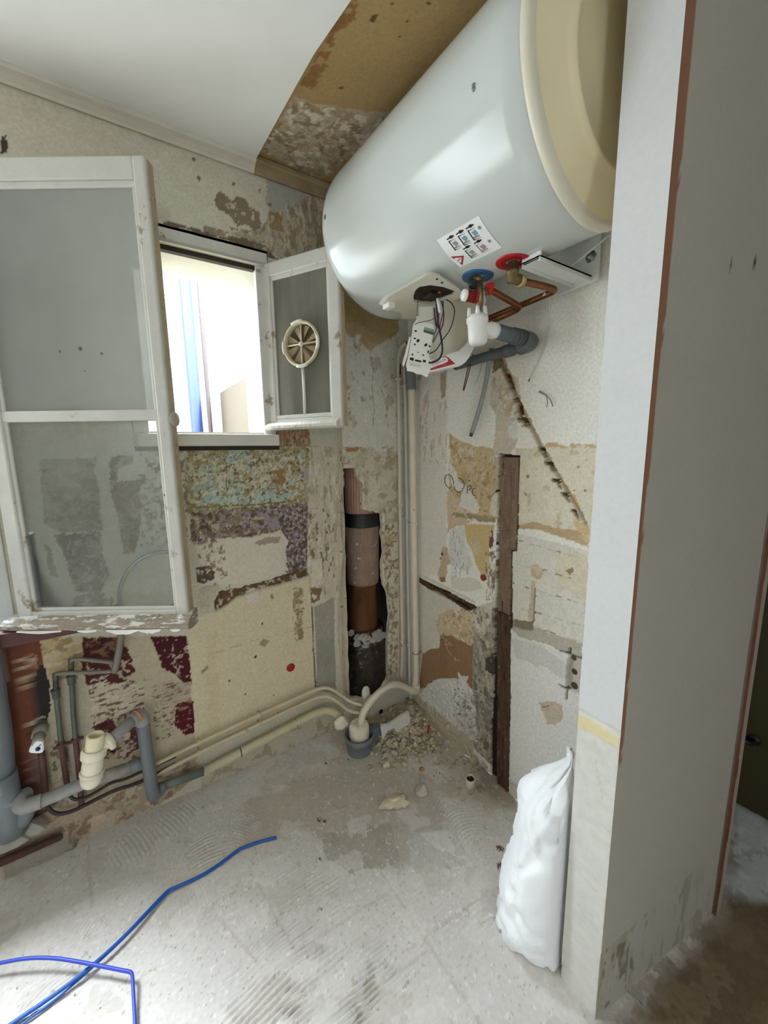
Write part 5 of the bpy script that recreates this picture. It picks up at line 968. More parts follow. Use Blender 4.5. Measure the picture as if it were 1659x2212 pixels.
# ------------------------------------------------------------------ pipes in the corner
oldw = M('cream_painted_pipe', (214, 204, 184), rough=.45, var=.05, sc=14, bump=.1, bsc=60, spots=[((176, 158, 130), 14, .68, .04)])
chip = M('chipped_pipe_paint', (206, 198, 182), rough=.5, var=.06, sc=14, bump=.15, bsc=60, stretch=(1, 1, .35), spots=[((64, 44, 34), 26, .655, .015)])
greyw = M('grey_white_pipe_paint', (188, 188, 180), rough=.5, var=.06, sc=14)
def vpipe(label, pts, r, y, mat, clips, rclip=1.5, extra=None):
    P = [pl(px, py, 1, yy) for px, py, yy in [(a[0], a[1], a[2] if len(a) > 2 else y) for a in pts]]
    e = empty('heating_pipe' if False else 'riser_pipe', tuple(P[-1])); tag(e, label, 'pipe', 'risers in the corner'); m = MB(); m.tube(P, r, 16, smooth=1); m.build('tube', mat, e)
    for py in clips:
        k = min(range(len(P)-1), key=lambda i: abs((pts[i][1]+pts[i+1][1])/2-py)); a, b = pts[k], pts[k+1]; t = (py-a[1])/(b[1]-a[1]); c = P[k]*(1-t)+P[k+1]*t
        m = MB(); m.lathe([(r, -.006), (r*rclip, -.005), (r*rclip, .005), (r, .006)], c, (0, 0, 1), 14); m.tube([c+np.array([0, r, 0]), c+np.array([.004, r+.03, 0])], .004, 6); m.build('clip', mat, e)
    return e, P
copd = M('bare_dark_copper', (104, 64, 48), rough=.5, metal=.4, var=.3, sc=40)
e1, P1 = vpipe('thin chipped cream riser nearest the casing, curling over at its top', [(893, 733, -.13), (884, 738, -.11), (870, 746, -.09), (862, 760, -.08), (860, 790, -.075), (862, 900, -.07), (864, 1100, -.07), (868, 1300, -.07), (869, 1400, -.07), (867, 1470, -.06)], .0085, -.07, chip, (818, 1090, 1385), 1.7)
m = MB(); m.tube([P1[0], P1[1], P1[1]*.5+P1[2]*.5], .0088, 12); m.build('bare_copper', copd, e1)
c = pl(862, 800, 1, -.075); m = MB(); m.tube([c+np.array([0, 0, .03]), c-np.array([0, 0, .02])], .0092, 12); m.build('bare_patch', copd, e1)
e2, P2 = vpipe('thin grey-white riser between the two cream ones', [(872, 770, -.10), (874, 800, -.10), (876, 900, -.10), (879, 1100, -.10), (882, 1300, -.10), (884, 1400, -.10), (885, 1500, -.10)], .0075, -.10, greyw, (832, 1116, 1392), 1.6)
e3, P3 = vpipe('thick cream riser with a grey coupling, beside the heater wall', [(888, 780, -.145), (890, 900, -.145), (894, 1200, -.145), (898, 1400, -.145), (899, 1455, -.145), (897, 1480, -.15)], .0165, -.145, oldw, (1128,), 1.25)
a, b = pl(886, 775, 1, -.145), pl(888.5, 842, 1, -.145); m = MB(); m.tube([a, b], .0225, 22); m.build('coupling', greyp, e3)
c = pl(898, 1410, 1, -.145); m = MB(); m.lathe([(.0165, -.002), (.0185, -.0015), (.0185, .0015), (.0165, .002)], c, (0, 0, 1), 18); m.tube([c+np.array([.012, -.012, 0]), c+np.array([.03, -.012, .004])], .001, 5); m.tube([c+np.array([.012, -.012, .002]), c+np.array([.028, -.016, .012])], .001, 5); m.build('wire_tie', M('rusty_wire', (110, 84, 62), rough=.6), e3)
# thick pipe turning from the corner into the floor socket
pts = [(899, 1478, -.15), (901, 1494, -.15), (886, 1490, -.15), (868, 1481, -.16), (850, 1477, -.17), (826, 1489, -.18), (802, 1512, -.19), (786, 1536, -.19), (781, 1552, -.19), (779, 1568, -.19)]
P = [pl(*q[:2], 1, q[2]) for q in pts]; bw = empty('bent_waste_pipe', tuple(P[-1])); tag(bw, 'cream pipe arching from the foot of the thick riser into the grey floor socket', 'pipe')
m = MB(); m.tube(P[1:], .0165, 18, smooth=2); m.build('tube', oldw, bw); m = MB(); m.tube([P[0], P[1], P[2]], .0195, 18, smooth=1); m.build('elbow', oldw, bw)
SC = pl(776, 1580, 1, -.19); sc = pl(772, 1600, 2, .0); SC = np.array([SC[0], SC[1], 0.0])
gs = empty('floor_socket', tuple(SC)); tag(gs, 'grey plastic pipe socket standing in the floor at the corner', 'socket')
m = MB(); m.lathe([(.058, 0.0), (.060, .03), (.062, .050), (.068, .052), (.070, .085), (.064, .086), (.062, .050), (.0, .05)], SC, (0, 0, 1), 32); m.box((SC[0]+.03, SC[1]-.012, .035), (SC[0]+.125, SC[1]+.030, .075), .004); m.build('socket', greyp, gs)
plast = M('crumbly_white_plaster', (216, 208, 190), rough=.95, var=.08, sc=26, bump=.6, bsc=70)
cp = empty('plaster_plug', (SC[0], SC[1], .05)); tag(cp, 'lumpy white plaster plug sealing the bent pipe into the grey socket', 'plaster')
m = MB(); m.lathe([(0, .05), (.044, .052), (.046, .07), (.047, .12), (.042, .135), (.030, .139), (0, .137)], SC, (0, 0, 1), 26)
for v in m.bm.verts: v.co += Vector((rnd.uniform(-.002, .002), rnd.uniform(-.002, .002), rnd.uniform(-.002, .002)))
for i in range(9): a = i*.7; m.rock((SC[0]+.03*math.cos(a), SC[1]+.03*math.sin(a), .136), (.014, .012, .009), i+40, 1)
m.build('plug', plast, cp)
for px, py, yy, s_, lb in ((738, 1560, -.16, (.040, .02, .034), 'angular lump of plaster on the left rim of the grey socket'), (790, 1497, -.12, (.024, .018, .036), 'upright plaster fragment behind the arching cream pipe')):
    c = pl(px, py, 1, yy); m = MB(); m.rock(c, s_, int(px), 2); o = m.build('plaster_lump', plast); tag(o, lb, 'plaster')
# dusty ledge and broken slab in the corner
m = MB(); m.prism([pl(x, y, 1, -.06) for x, y in ((800, 1545), (805, 1515), (830, 1495), (860, 1480), (875, 1500), (880, 1530), (860, 1560), (838, 1600), (800, 1600))], (0, .03, 0), .004)
sl = m.build('broken_slab', M('dusty_board', (188, 180, 162), rough=.9, var=.06, sc=18, bump=.2)); tag(sl, 'dusty pale slab leaning in the corner behind the socket', 'slab')
c = pl(823, 1537, 1, -.0625); m = MB(); m.lathe([(0, .0), (.0125, .0)], c, (0, -1, 0), 18); o = m.build('hole', M('black_hole', (24, 22, 20)), sl)
c = pl(860, 1575, 1, -.21); m = MB(); m.prism([pl(x, y, 1, -.235) for x, y in ((822, 1570), (840, 1568), (868, 1548), (884, 1540), (886, 1562), (870, 1580), (858, 1585), (852, 1574), (838, 1580), (826, 1600))], (.01, .022, .0), .003); tag(m.build('plaster_lump', M('white_plaster_shard', (214, 210, 202), rough=.9, var=.05, sc=26, bump=.3)), 'white shard of plaster lying in front of the corner rubble', 'plaster')
rub = M('rubble_dust', (184, 172, 148), rough=.95, var=.22, sc=30, bump=.5, bsc=90, spots=[((120, 96, 70), 20, .66, .04)])
m = MB(); R9 = random.Random(9)
for i in range(460):
    px = R9.gauss(868, 38); py = R9.gauss(1595, 26); q = pl(px, py, 2, 0.0)
    if q[0] > -.03 or q[1] > -.06: continue
    dd_ = math.hypot(q[0]+.09, q[1]+.16); z = max(0, .075-.30*dd_)*R9.uniform(.75, 1.05); s_ = R9.uniform(.005, .017)*(1.3 if R9.random() < .12 else 1); m.rock((q[0], q[1], z+s_*.4), (s_, s_*R9.uniform(.6, 1.1), s_*R9.uniform(.5, .8)), i, 1)
rubo = m.build('rubble', rub); tag(rubo, 'heap of fine plaster rubble in the corner under the pipes', 'rubble', kind='stuff')
# mound the rubble lies on
m = MB(); V = []; nr, ns = 14, 40; cx_, cy_ = -.07, -.14
for i in range(nr+1):
    for k in range(ns): a = k*2*math.pi/ns; r = i/nr; x = min(-.004, cx_+r*.26*math.cos(a)); y = min(-.045, cy_+r*.24*math.sin(a)); V.append((x, y, .066*(1-r)**1.3+.010*rnd.random()*(r < 1)-.002*(r == 1)))
m._add(V, [(i*ns+k, i*ns+(k+1) % ns, (i+1)*ns+(k+1) % ns, (i+1)*ns+k) for i in range(nr) for k in range(ns)], smooth=True); m.build('dust_mound', rub, rubo)['kind'] = 'stuff'
# single stones and crumbs
stone = M('pale_stone', (206, 194, 170), rough=.9, var=.1, sc=22, bump=.4, bsc=70); stone2 = M('grey_lump', (190, 182, 168), rough=.95, var=.08, sc=22, bump=.3, bsc=70)
def chunk(px, py, s_, label, mat, seed, sub=3, name='plaster_chunk', group=None):
    q = pl(px, py, 2, 0); m = MB(); m.rock((q[0], q[1], s_[2]*.72), s_, seed, sub); o = m.build(name, mat); tag(o, label, 'stone', group); return o
q = pl(852, 1742, 2, 0); m = MB()
for dx, dy, dz, s_, sd in ((-.018, .008, .014, (.040, .026, .018), 31), (.020, -.006, .016, (.036, .024, .020), 33), (.040, -.022, .012, (.022, .020, .016), 35), (-.045, .016, .012, (.020, .012, .012), 36), (.002, .004, .026, (.03, .02, .012), 38)): m.rock((q[0]+dx, q[1]+dy, dz), s_, sd, 3)
tag(m.build('plaster_chunk', stone), 'large craggy chunk of cream plaster on the open floor', 'stone')
chunk(912, 1712, (.033, .026, .018), 'smooth grey stone behind the craggy chunk', stone2, 5)
chunk(836, 1658, (.020, .014, .016), 'pale shard at the front edge of the corner rubble', stone, 8, 2); chunk(910, 1664, (.012, .010, .009), 'small ochre lump right of the corner rubble', M('ochre_stone', (158, 118, 72), rough=.9, var=.2, sc=40), 9, 2)
chunk(968, 1621, (.016, .010, .008), 'flat white flake near the foot of the heater wall', stone, 10, 2); chunk(948, 1592, (.014, .012, .018), 'white crumb against the heater wall near the red strip', stone, 14, 2)
chunk(802, 1664, (.014, .008, .008), 'thin pale sliver left of the rubble shard', stone2, 12, 2); chunk(1050, 1660, (.030, .020, .024), 'grey plaster lump beside the timber post foot', stone2, 22, 2)
chunk(1024, 1652, (.018, .014, .03), 'upright plaster flake behind the white pipe end', stone, 23, 2)
chunk(682, 1806, (.006, .005, .004), 'tiny white crumb near the end of the blue cable', stone, 24, 1)
for x, y, s_, lb in ((704, 1650, .006, 'bigger black crumb on the floor left of the grey socket'), (752, 1641, .0035, 'tiny black crumb right in front of the grey socket'), (937, 1677, .0035, 'left one of two black specks right of the ochre lump'), (950, 1671, .0035, 'right one of two black specks right of the ochre lump')):
    o = chunk(x, y, (s_, s_*.8, s_*.6), lb, M('black_crumb', (40, 34, 30), rough=.9), int(x), 1, 'crumb', 'black crumbs by the corner')
m = MB(); R9 = random.Random(19)
for i in range(420):
    x, y = R9.uniform(-1.6, -.06), R9.uniform(-1.5, -.15)
    if (x > -.42 and y > -.46) or (x > -.6 and y < -.84): continue
    s_ = R9.uniform(.0012, .0035); m.rock((x, y, s_*.4), (s_, s_, s_*.6), i, 1)
tag(m.build('grit', stone2), 'scattered plaster grit all over the floor', 'grit', kind='stuff')
# red strip, white pipe end, cable to it
a, b = pl(927, 1568, 2, .05), pl(923, 1594, 2, .004); m = MB(); m.prism([a+np.array([-.005, 0, 0]), a+np.array([.005, 0, 0]), b+np.array([.004, 0, 0]), b+np.array([-.004, 0, 0])], (.001, .004, .001)); tag(m.build('red_strip', M('red_plastic', (178, 44, 44), rough=.45)), 'little red plastic strip standing in the rubble by the wall', 'plastic strip')
q = pl(1016, 1698, 2, 0); pe_ = empty('pipe_stub', tuple(q)); tag(pe_, 'short open white pipe end rising from the floor near the post', 'pipe')
ax = Vector((-.12, -.10, 1)); m = MB(); m.lathe([(.017, -.004), (.018, .012), (.019, .045), (.0165, .046), (.016, .012), (0, .010)], q, ax, 20); m.build('tube', M('chalky_white_tube', (224, 220, 210), rough=.6, var=.05, sc=30), pe_)
m = MB(); m.lathe([(0, .038), (.0158, .038)], q, ax, 16); m.build('bore', M('black_hole', (24, 22, 20)), pe_)
m = MB(); m.tube([q+np.array([.002, .006, .02]), q+np.array([.004, .012, .055]), pl(1020, 1650, 0, -.03), pl(1012, 1620, 0, -.014), pl(990, 1590, 0, -.012), pl(965, 1568, 0, -.012)], .005, 8, smooth=2); m.build('cable', M('plastered_cable', (200, 192, 176), rough=.8, var=.08, sc=30), pe_)

# ------------------------------------------------------------------ pipes along the window wall
dust_p = M('dusty_cream_pipe', (196, 184, 154), rough=.6, var=.08, sc=12, bump=.1, spots=[((150, 132, 100), 10, .62, .06), ((60, 48, 40), 40, .74, .02)])
def hp(px, py, y): return pl(px, py, 1, y)
def hpipe(label, pts, r, mat, group=None, seg=14, sm=1):
    P = [hp(*q) for q in pts]; e = empty('wall_pipe', tuple(P[0])); tag(e, label, 'pipe', group); m = MB(); m.tube(P, r, seg, smooth=sm); m.build('tube', mat, e); return e, P
eA, PA = hpipe('uppermost thin pipe along the window wall, bending down at the casing', [(318, 1660, -.035), (430, 1604, -.035), (560, 1544, -.035), (660, 1499, -.04), (692, 1486, -.055), (712, 1486, -.07), (735, 1500, -.10), (758, 1517, -.13), (785, 1524, -.16)], .0075, dust_p)
eB, PB = hpipe('middle thin pipe along the window wall, parallel to the upper one', [(322, 1682, -.035), (430, 1626, -.035), (560, 1564, -.035), (660, 1517, -.04), (692, 1504, -.055), (712, 1504, -.07), (732, 1518, -.10), (756, 1538, -.14), (780, 1540, -.165)], .0075, dust_p)
for e_, P_ in ((eA, PA), (eB, PB)):
    for i in (1, 2):
        c = P_[i]; m = MB(); m.lathe([(.0075, -.008), (.011, -.006), (.011, .006), (.0075, .008)], c, (1, 0, 0), 12); m.tube([c, c+np.array([0, .035, 0])], .003, 6); m.build('clip', dust_p, e_)
eC, PC = hpipe('thick low pipe along the foot of the window wall, cream with a grey end', [(440, 1668, -.045), (560, 1604, -.045), (640, 1562, -.045), (680, 1541, -.05), (704, 1534, -.06), (722, 1538, -.09), (738, 1552, -.12)], .0175, dust_p, seg=18)
m = MB(); m.tube([hp(338, 1703, -.05), hp(380, 1688, -.045), hp(440, 1666, -.045)], .0165, 18); m.build('grey_sleeve', M('stained_grey_pvc', (108, 112, 106), rough=.55, var=.2, sc=16, spots=[((176, 166, 146), 12, .6, .06)]), eC)
for x_ in ((520, 1625), (640, 1562)): c = hp(*x_, -.045); m = MB(); m.lathe([(.0176, -.002), (.0182, -.002), (.0182, .002), (.0176, .002)], c, (1, 0, 0), 18); m.build('joint', darkgap, eC)
m = MB(); m.tube([hp(629, 1491, -.006), hp(634, 1502, -.014), hp(645, 1504, -.02), hp(660, 1498, -.03)], .0035, 8, smooth=2); m.build('hook', dust_p, eA)
# thin black hoses running under the grey waste
hose = M('black_brown_hose', (62, 50, 44), rough=.6, var=.2, sc=20)
e_, _ = hpipe('black hose from the red-brown pipe foot, sagging under the grey waste', [(98, 1722, -.03), (104, 1748, -.035), (124, 1760, -.04), (160, 1752, -.04), (205, 1728, -.04), (250, 1706, -.04), (290, 1695, -.04), (330, 1676, -.035), (380, 1650, -.03)], .0065, hose, sm=2)
e_, _ = hpipe('second black hose looping just above, ending at the siphon foot', [(150, 1718, -.03), (160, 1728, -.04), (180, 1726, -.045), (215, 1707, -.045), (240, 1690, -.04), (270, 1684, -.04), (310, 1665, -.035), (380, 1634, -.03)], .0055, hose, sm=2)
iron = M('brown_iron_pipe', (96, 64, 56), rough=.6, var=.2, sc=16, bump=.15); greenc = M('green_grey_copper', (92, 96, 86), rough=.55, metal=.3, var=.25, sc=20, spots=[((70, 62, 56), 16, .55, .08)])
greyc = M('dull_grey_tap_pipe', (128, 122, 112), rough=.45, metal=.2, var=.12, sc=20)
# pair of supply pipes rising to the swan neck
st = empty('supply_pipes', tuple(hp(150, 1690, -.03))); tag(st, 'pair of old supply pipes rising into a swan-neck tap behind the open leaf', 'tap')
for pts, r_, mt, nm in (([(146, 1700, -.03), (138, 1650, -.03), (132, 1600, -.03)], .0085, iron, 'lower_pipe'), ([(132, 1605, -.03), (128, 1560, -.03), (122, 1510, -.03), (120, 1462, -.03), (119, 1455, -.03)], .0080, greenc, 'upper_pipe'), ([(176, 1740, -.03), (172, 1680, -.03), (168, 1640, -.03), (163, 1598, -.03)], .0085, iron, 'lower_pipe'), ([(164, 1600, -.03), (160, 1560, -.03), (157, 1510, -.03), (154, 1462, -.03), (153, 1430, -.03), (154, 1424, -.03)], .0080, greenc, 'upper_pipe'), ([(119, 1458, -.03), (124, 1454, -.035), (180, 1453, -.06), (243, 1450, -.08), (250, 1447, -.085)], .0068, greyc, 'branch'), ([(153, 1430, -.03), (156, 1423, -.035), (180, 1424, -.05), (245, 1431, -.075), (252, 1434, -.08)], .0068, greyc, 'branch')):
    m = MB(); m.tube([hp(*q) for q in pts], r_, 12, smooth=1); m.build(nm, mt, st)
for px, py in ((121, 1500), (154, 1470)): c = hp(px, py, -.03); m = MB(); m.lathe([(.008, -.014), (.0115, -.012), (.0115, .010), (.0135, .012), (.0135, .018), (.008, .020)], c, (0, 0, 1), 12); m.build('union', greenc, st)
for px, py in ((132, 1610), (164, 1598)): c = hp(px, py, -.03); m = MB(); m.tube([c+np.array([-.020, -.004, -.002]), c+np.array([.022, -.004, .003])], .0055, 8); m.lathe([(.008, -.008), (.013, -.006), (.013, .006), (.008, .008)], c, (0, 0, 1), 12); m.build('wall_clip', iron, st)
ne = [(247, 1452, -.083), (252, 1430, -.085), (258, 1400, -.085), (262, 1372, -.085), (261, 1330, -.085), (258, 1302, -.085), (258, 1275, -.085), (268, 1245, -.085), (290, 1215, -.085), (320, 1198, -.085), (345, 1193, -.085), (372, 1192, -.085), (386, 1200, -.085), (390, 1214, -.085)]
chr_ = M('dull_chrome', (176, 182, 184), rough=.25, metal=.8, var=.06, sc=20)
m = MB(); m.tube([hp(*q) for q in ne[:5]], .011, 14, smooth=1); m.build('tap_body', greyc, st)
m = MB(); m.tube([hp(*q) for q in ne[4:]], .0072, 14, smooth=2); m.build('swan_neck', chr_, st)
c = hp(258, 1310, -.085); m = MB(); m.lathe([(.008, -.012), (.0125, -.010), (.0125, .010), (.008, .012)], c, (0, 0, 1), 14); m.build('neck_nut', greyc, st)
# red-brown drop pipe with a small white funnel tap
fu = empty('stub_tap', tuple(hp(85, 1600, -.05))); tag(fu, 'grey pipe stub with a chipped white cap and blue dot on the red-brown wall', 'tap')
a = hp(88, 1572, -.004); b = hp(82, 1606, -.075); m = MB(); m.tube([a, a*.5+b*.5], .0215, 20); m.tube([a*.5+b*.5, b], .0165, 20); m.build('stub', M('dusty_grey_stub', (150, 144, 134), rough=.7, var=.08, sc=20), fu)
m = MB(); cs_ = [hp(x, y, -.078) for x, y in ((80, 1599), (92, 1600), (95, 1624), (88, 1629), (63, 1628), (62, 1622), (72, 1604))]; m.prism(cs_, (0, .016, .003), .003); m.build('cap', M('clean_white_plastic', (236, 238, 240), rough=.3), fu)
m = MB(); c = hp(82, 1618, -.0795); m.lathe([(0, .001), (.0065, .001), (.0065, 0)], c, (0, -1, .1), 16); m.build('blue_dot', M('navy_blue', (38, 44, 110), rough=.4), fu)
m = MB(); m._add([hp(x, y, -.0786) for x, y in ((74, 1618), (88, 1606), (90, 1610), (80, 1616))], [(0, 1, 2, 3)]); m.build('chip', M('grey_chip', (168, 166, 166), rough=.6), fu)
e_, _ = hpipe('brown iron pipe dropping from the white-capped stub to the floor', [(89, 1625, -.03), (93, 1660, -.03), (97, 1700, -.03), (99, 1735, -.03)], .0095, iron)
# grey waste: big stack at the edge, run along the wall, drop pipe
pv = M('grey_pvc', (112, 118, 122)); pvl = M('light_dusty_pvc', (150, 148, 146), rough=.5, var=.08, sc=12, spots=[((176, 168, 158), 8, .58, .08)])
ws = empty('waste_stack', tuple(hp(30, 1790, -.06))); tag(ws, 'fat grey plastic waste stack at the left edge with a branch at its foot', 'pipe')
m = MB(); m.tube([hp(-70, 1180, -.055), hp(-22, 1480, -.055), hp(-4, 1600, -.055), hp(2, 1680, -.055)], .036, 24); m.build('upper_tube', pv, ws)
m = MB(); m.tube([hp(1, 1672, -.055), hp(10, 1720, -.055), hp(22, 1775, -.055), hp(28, 1800, -.055)], .040, 24); m.build('socket_tube', pv, ws)
m = MB(); m.tube([hp(26, 1792, -.055), hp(40, 1780, -.06), hp(52, 1765, -.065), hp(58, 1752, -.07), hp(56, 1738, -.075)], .0245, 18, smooth=1); m.build('branch', pv, ws)
ww = empty('waste_run', tuple(hp(177, 1693, -.09))); tag(ww, 'light grey waste pipe running behind the white siphon to the drop pipe', 'pipe')
m = MB(); m.tube([hp(58, 1716, -.045), hp(46, 1722, -.060), hp(42, 1736, -.085), hp(50, 1744, -.095), hp(66, 1738, -.095), hp(90, 1730, -.095)], .0225, 18, smooth=2); m.build('elbow', pvl, ww)
m = MB(); m.tube([hp(86, 1732, -.095), hp(180, 1693, -.085), hp(282, 1657, -.075)], .0200, 18); m.build('tube', pvl, ww)
m = MB(); m.tube([hp(280, 1658, -.075), hp(312, 1646, -.072)], .0225, 18); m.build('sleeve', M('grey_pvc', (112, 118, 122)), ww)
dpp = empty('drop_pipe', tuple(hp(330, 1722, -.085))); tag(dpp, 'grey plastic drop pipe in front of the thin pipes, elbowed at top and foot', 'pipe')
m = MB(); m.tube([hp(308, 1556, -.085), hp(315, 1610, -.085), hp(322, 1660, -.085), hp(328, 1704, -.085), hp(331, 1718, -.084), hp(338, 1716, -.07), hp(352, 1698, -.05)], .0215, 20, smooth=1); m.build('tube', pv, dpp)
m = MB(); m.tube([hp(309, 1562, -.085), hp(305, 1546, -.088), hp(296, 1548, -.10), hp(284, 1558, -.115)], .0235, 20, smooth=1); m.build('top_elbow', pvl, dpp)
m = MB(); m.tube([hp(290, 1553, -.108), hp(262, 1578, -.135), hp(236, 1602, -.16)], .0195, 18); m.build('arm', pvl, dpp)
m = MB(); m.lathe([(.0236, -.003), (.0241, -.003), (.0241, .003), (.0236, .003)], hp(297, 1547, -.1), (1, .6, .3), 18); m.build('orange_mark', M('orange_label', (214, 140, 90), rough=.5), dpp)
# white bottle siphon
yS = -.175; a = hp(196, 1698, yS); b = hp(206, 1592, yS); ax = (b-a); Ls = np.linalg.norm(ax); ax /= Ls
si = empty('bottle_siphon', tuple(a)); tag(si, 'yellowed white bottle siphon with an open top, held out by the grey arm', 'siphon')
sw = M('yellowed_white_plastic', (228, 222, 200), rough=.35, var=.03, sc=14)
m = MB(); m.lathe([(0, 0), (.020, .002), (.027, .010), (.031, .026), (.033, .046), (.035, .047), (.035, .052), (.031, .054)], a, ax, 32); m.build('cup', sw, si)
m = MB(); m.lathe([(.030, .053), (.031, .060), (.030, .085), (.028, .098), (.033, .100), (.036, .104), (.036, .124), (.033, .128), (.028, .130)], a, ax, 32); m.build('body', sw, si)
m = MB(); m.lathe([(.026, .120), (.026, .130), (.025, Ls+.004), (.024, Ls+.008), (.019, Ls+.008), (.018, Ls-.004), (.018, Ls-.05)], a, ax, 32); m.build('neck', M('cream_neck', (232, 222, 186), rough=.35), si)
m = MB(); m.lathe([(0, Ls-.022), (.018, Ls-.022)], a, ax, 24); m.build('mouth', M('brown_scum', (150, 122, 78), rough=.8, var=.2, sc=60), si)
o = a+ax*.116; t_ = hp(240, 1598, -.158)-o; t_ /= np.linalg.norm(t_); m = MB(); m.lathe([(.018, .02), (.020, .036), (.028, .037), (.031, .041), (.031, .052), (.020, .058)], o, t_, 26); m.build('outlet_nut', sw, si)
# lumps at the wall foot on the left, dark board
for px, py, s_, lb, sd in ((18, 1822, (.07, .035, .035), 'grey mortar lump under the fat waste stack', 3), (76, 1792, (.035, .022, .030), 'pale mortar flake beside the foot of the waste stack', 6)):
    c = hp(px, py, -.05); m = MB(); m.rock((c[0], -.035, c[2]), s_, sd, 2); tag(m.build('mortar_lump', M('grey_mortar', (160, 156, 144), rough=.95, var=.1, sc=20, bump=.4)), lb, 'mortar')
a, b = hp(-40, 1868, -.02), hp(135, 1796, -.02); m = MB(); m.prism([a, b, b+np.array([0, 0, -.022]), a+np.array([0, 0, -.03])], (0, -.014, 0), .003); tag(m.build('board', M('dark_rotten_board', (86, 58, 48), rough=.85, var=.25, sc=14, bump=.4)), 'dark rotten board lying along the wall foot at the left', 'board')

# ------------------------------------------------------------------ heater wall: post, batten, brick, plugs, writing
wood = M('weathered_brown_wood', (134, 112, 96), rough=.85, var=.22, sc=16, bump=.5, bsc=40, stretch=(6, 6, .7), spots=[((178, 164, 150), 26, .60, .05), ((70, 48, 34), 12, .58, .08)])
darkw = M('dark_rotten_wood', (86, 64, 48), rough=.85, var=.35, sc=14, bump=.8, bsc=40, stretch=(5, 5, .8), spots=[((190, 176, 158), 30, .635, .03), ((52, 36, 26), 10, .55, .08)])
pst = empty('timber_post', tuple(pl(1085, 1712, 0, 0))); tag(pst, 'rough old timber post let into the heater wall, darker and rotten below', 'post')
def rough_plank(px_l, px_r, x0, x1, mat, nm, seed, amp=.004):
    """plank between two traced edges on the wall plane: grid front face with grain relief, from x0 (back) to x1 (front)"""
    m = MB(); n = 70; kx = 7; R = random.Random(seed); L = [pl(*q, 0, x1) for q in px_l]; Rr = [pl(*q, 0, x1) for q in px_r]
    zt_, zb_ = min(L[0][2], Rr[0][2]), max(L[-1][2], Rr[-1][2])
    fy = lambda P, z: np.interp(z, [q[2] for q in P][::-1], [q[1] for q in P][::-1])
    cols = [R.uniform(-1, 1)*amp for _ in range(kx+1)]; V = []
    for i in range(n+1):
        z = zt_+(zb_-zt_)*i/n; a, b = fy(L, z)+R.uniform(-.002, .002), fy(Rr, z)+R.uniform(-.002, .002)
        V.append((x0, a, z))
        for k in range(kx+1): V.append((x1+cols[k]+R.uniform(-.0012, .0012), a+(b-a)*k/kx, z))
        V.append((x0, b, z))
    w_ = kx+3; m._add(V, [(i*w_+k, i*w_+k+1, (i+1)*w_+k+1, (i+1)*w_+k) for i in range(n) for k in range(w_-1)]+[tuple(range(w_)), tuple(range(n*w_, n*w_+w_))]); return m.build(nm, mat, pst)
rough_plank([(1083, 985), (1080, 1100), (1078, 1190)], [(1119, 988), (1117, 1100), (1113, 1188)], .04, -.004, wood, 'upper_length', 3)
rough_plank([(1079, 1180), (1078, 1250), (1074, 1330)], [(1104, 1180), (1103, 1250), (1100, 1335)], .04, -.006, wood, 'middle_length', 5)
rough_plank([(1074, 1320), (1075, 1500), (1074, 1690)], [(1101, 1325), (1103, 1500), (1098, 1712)], .04, -.012, darkw, 'rotten_foot', 7, .006)
rough_plank([(1066, 1420), (1064, 1560), (1062, 1680)], [(1076, 1420), (1075, 1560), (1074, 1690)], .04, .012, M('gap_shade_black', (52, 40, 32), rough=.9, var=.3, sc=30, bump=.6), 'dark_gap_strip', 9, .004)  # recessed strip, coloured dark for the shade in the gap beside the foot
bt = empty('batten', tuple(pl(905, 1255, 0, -.004))); tag(bt, 'dark wooden batten slanting in its groove on the heater wall', 'batten')
def bar(pxs, x, dx, mat, nm, parent): m = MB(); m.prism([pl(a, b, 0, x) for a, b in pxs], (dx, 0, 0), .001); return m.build(nm, mat, parent)
bar([(906, 1249), (912, 1250), (946, 1274), (942, 1276), (926, 1274), (906, 1258)], .002, .016, darkw, 'board', bt); bar([(950, 1276), (978, 1283), (1022, 1304), (1018, 1308), (984, 1296)], .002, .016, darkw, 'board', bt); bar([(960, 1284), (1010, 1314), (1008, 1319), (972, 1300)], .003, .014, darkw, 'splinter', bt)
bar([(905, 1245), (914, 1243), (990, 1282), (1025, 1300), (1024, 1304), (980, 1281), (946, 1268), (912, 1251)], -.005, .012, M('white_batten_paint', (220, 214, 200), rough=.7, var=.05, sc=30), 'painted_edge', bt)
# hollow brick in the white lower wall
by0, bz0 = BRK[0]; hb = empty('hollow_brick', tuple(pl(1242, 1455, 0, -.002))); tag(hb, 'broken hollow brick with three round holes in the white lower wall', 'brick')
m = MB(); pts = [pl(x, y, 0, .012) for x, y in ((1232, 1414), (1258, 1424), (1252, 1496), (1228, 1482))]; m.prism(pts, (.03, 0, 0), .001); m.build('body', M('pale_clay_block', (200, 194, 182), rough=.9, var=.06, sc=26, bump=.3), hb)
for (x, y, s_) in ((1240, 1421, .0095), (1241, 1451, .0105), (1241, 1481, .0125)): c = pl(x, y, 0, .0112); m = MB(); m.lathe([(0, 0), (s_, 0)], c, (-1, 0, 0), 20); m.build('cell', M('brick_hole_shadow', (84, 74, 64), rough=.95), hb)
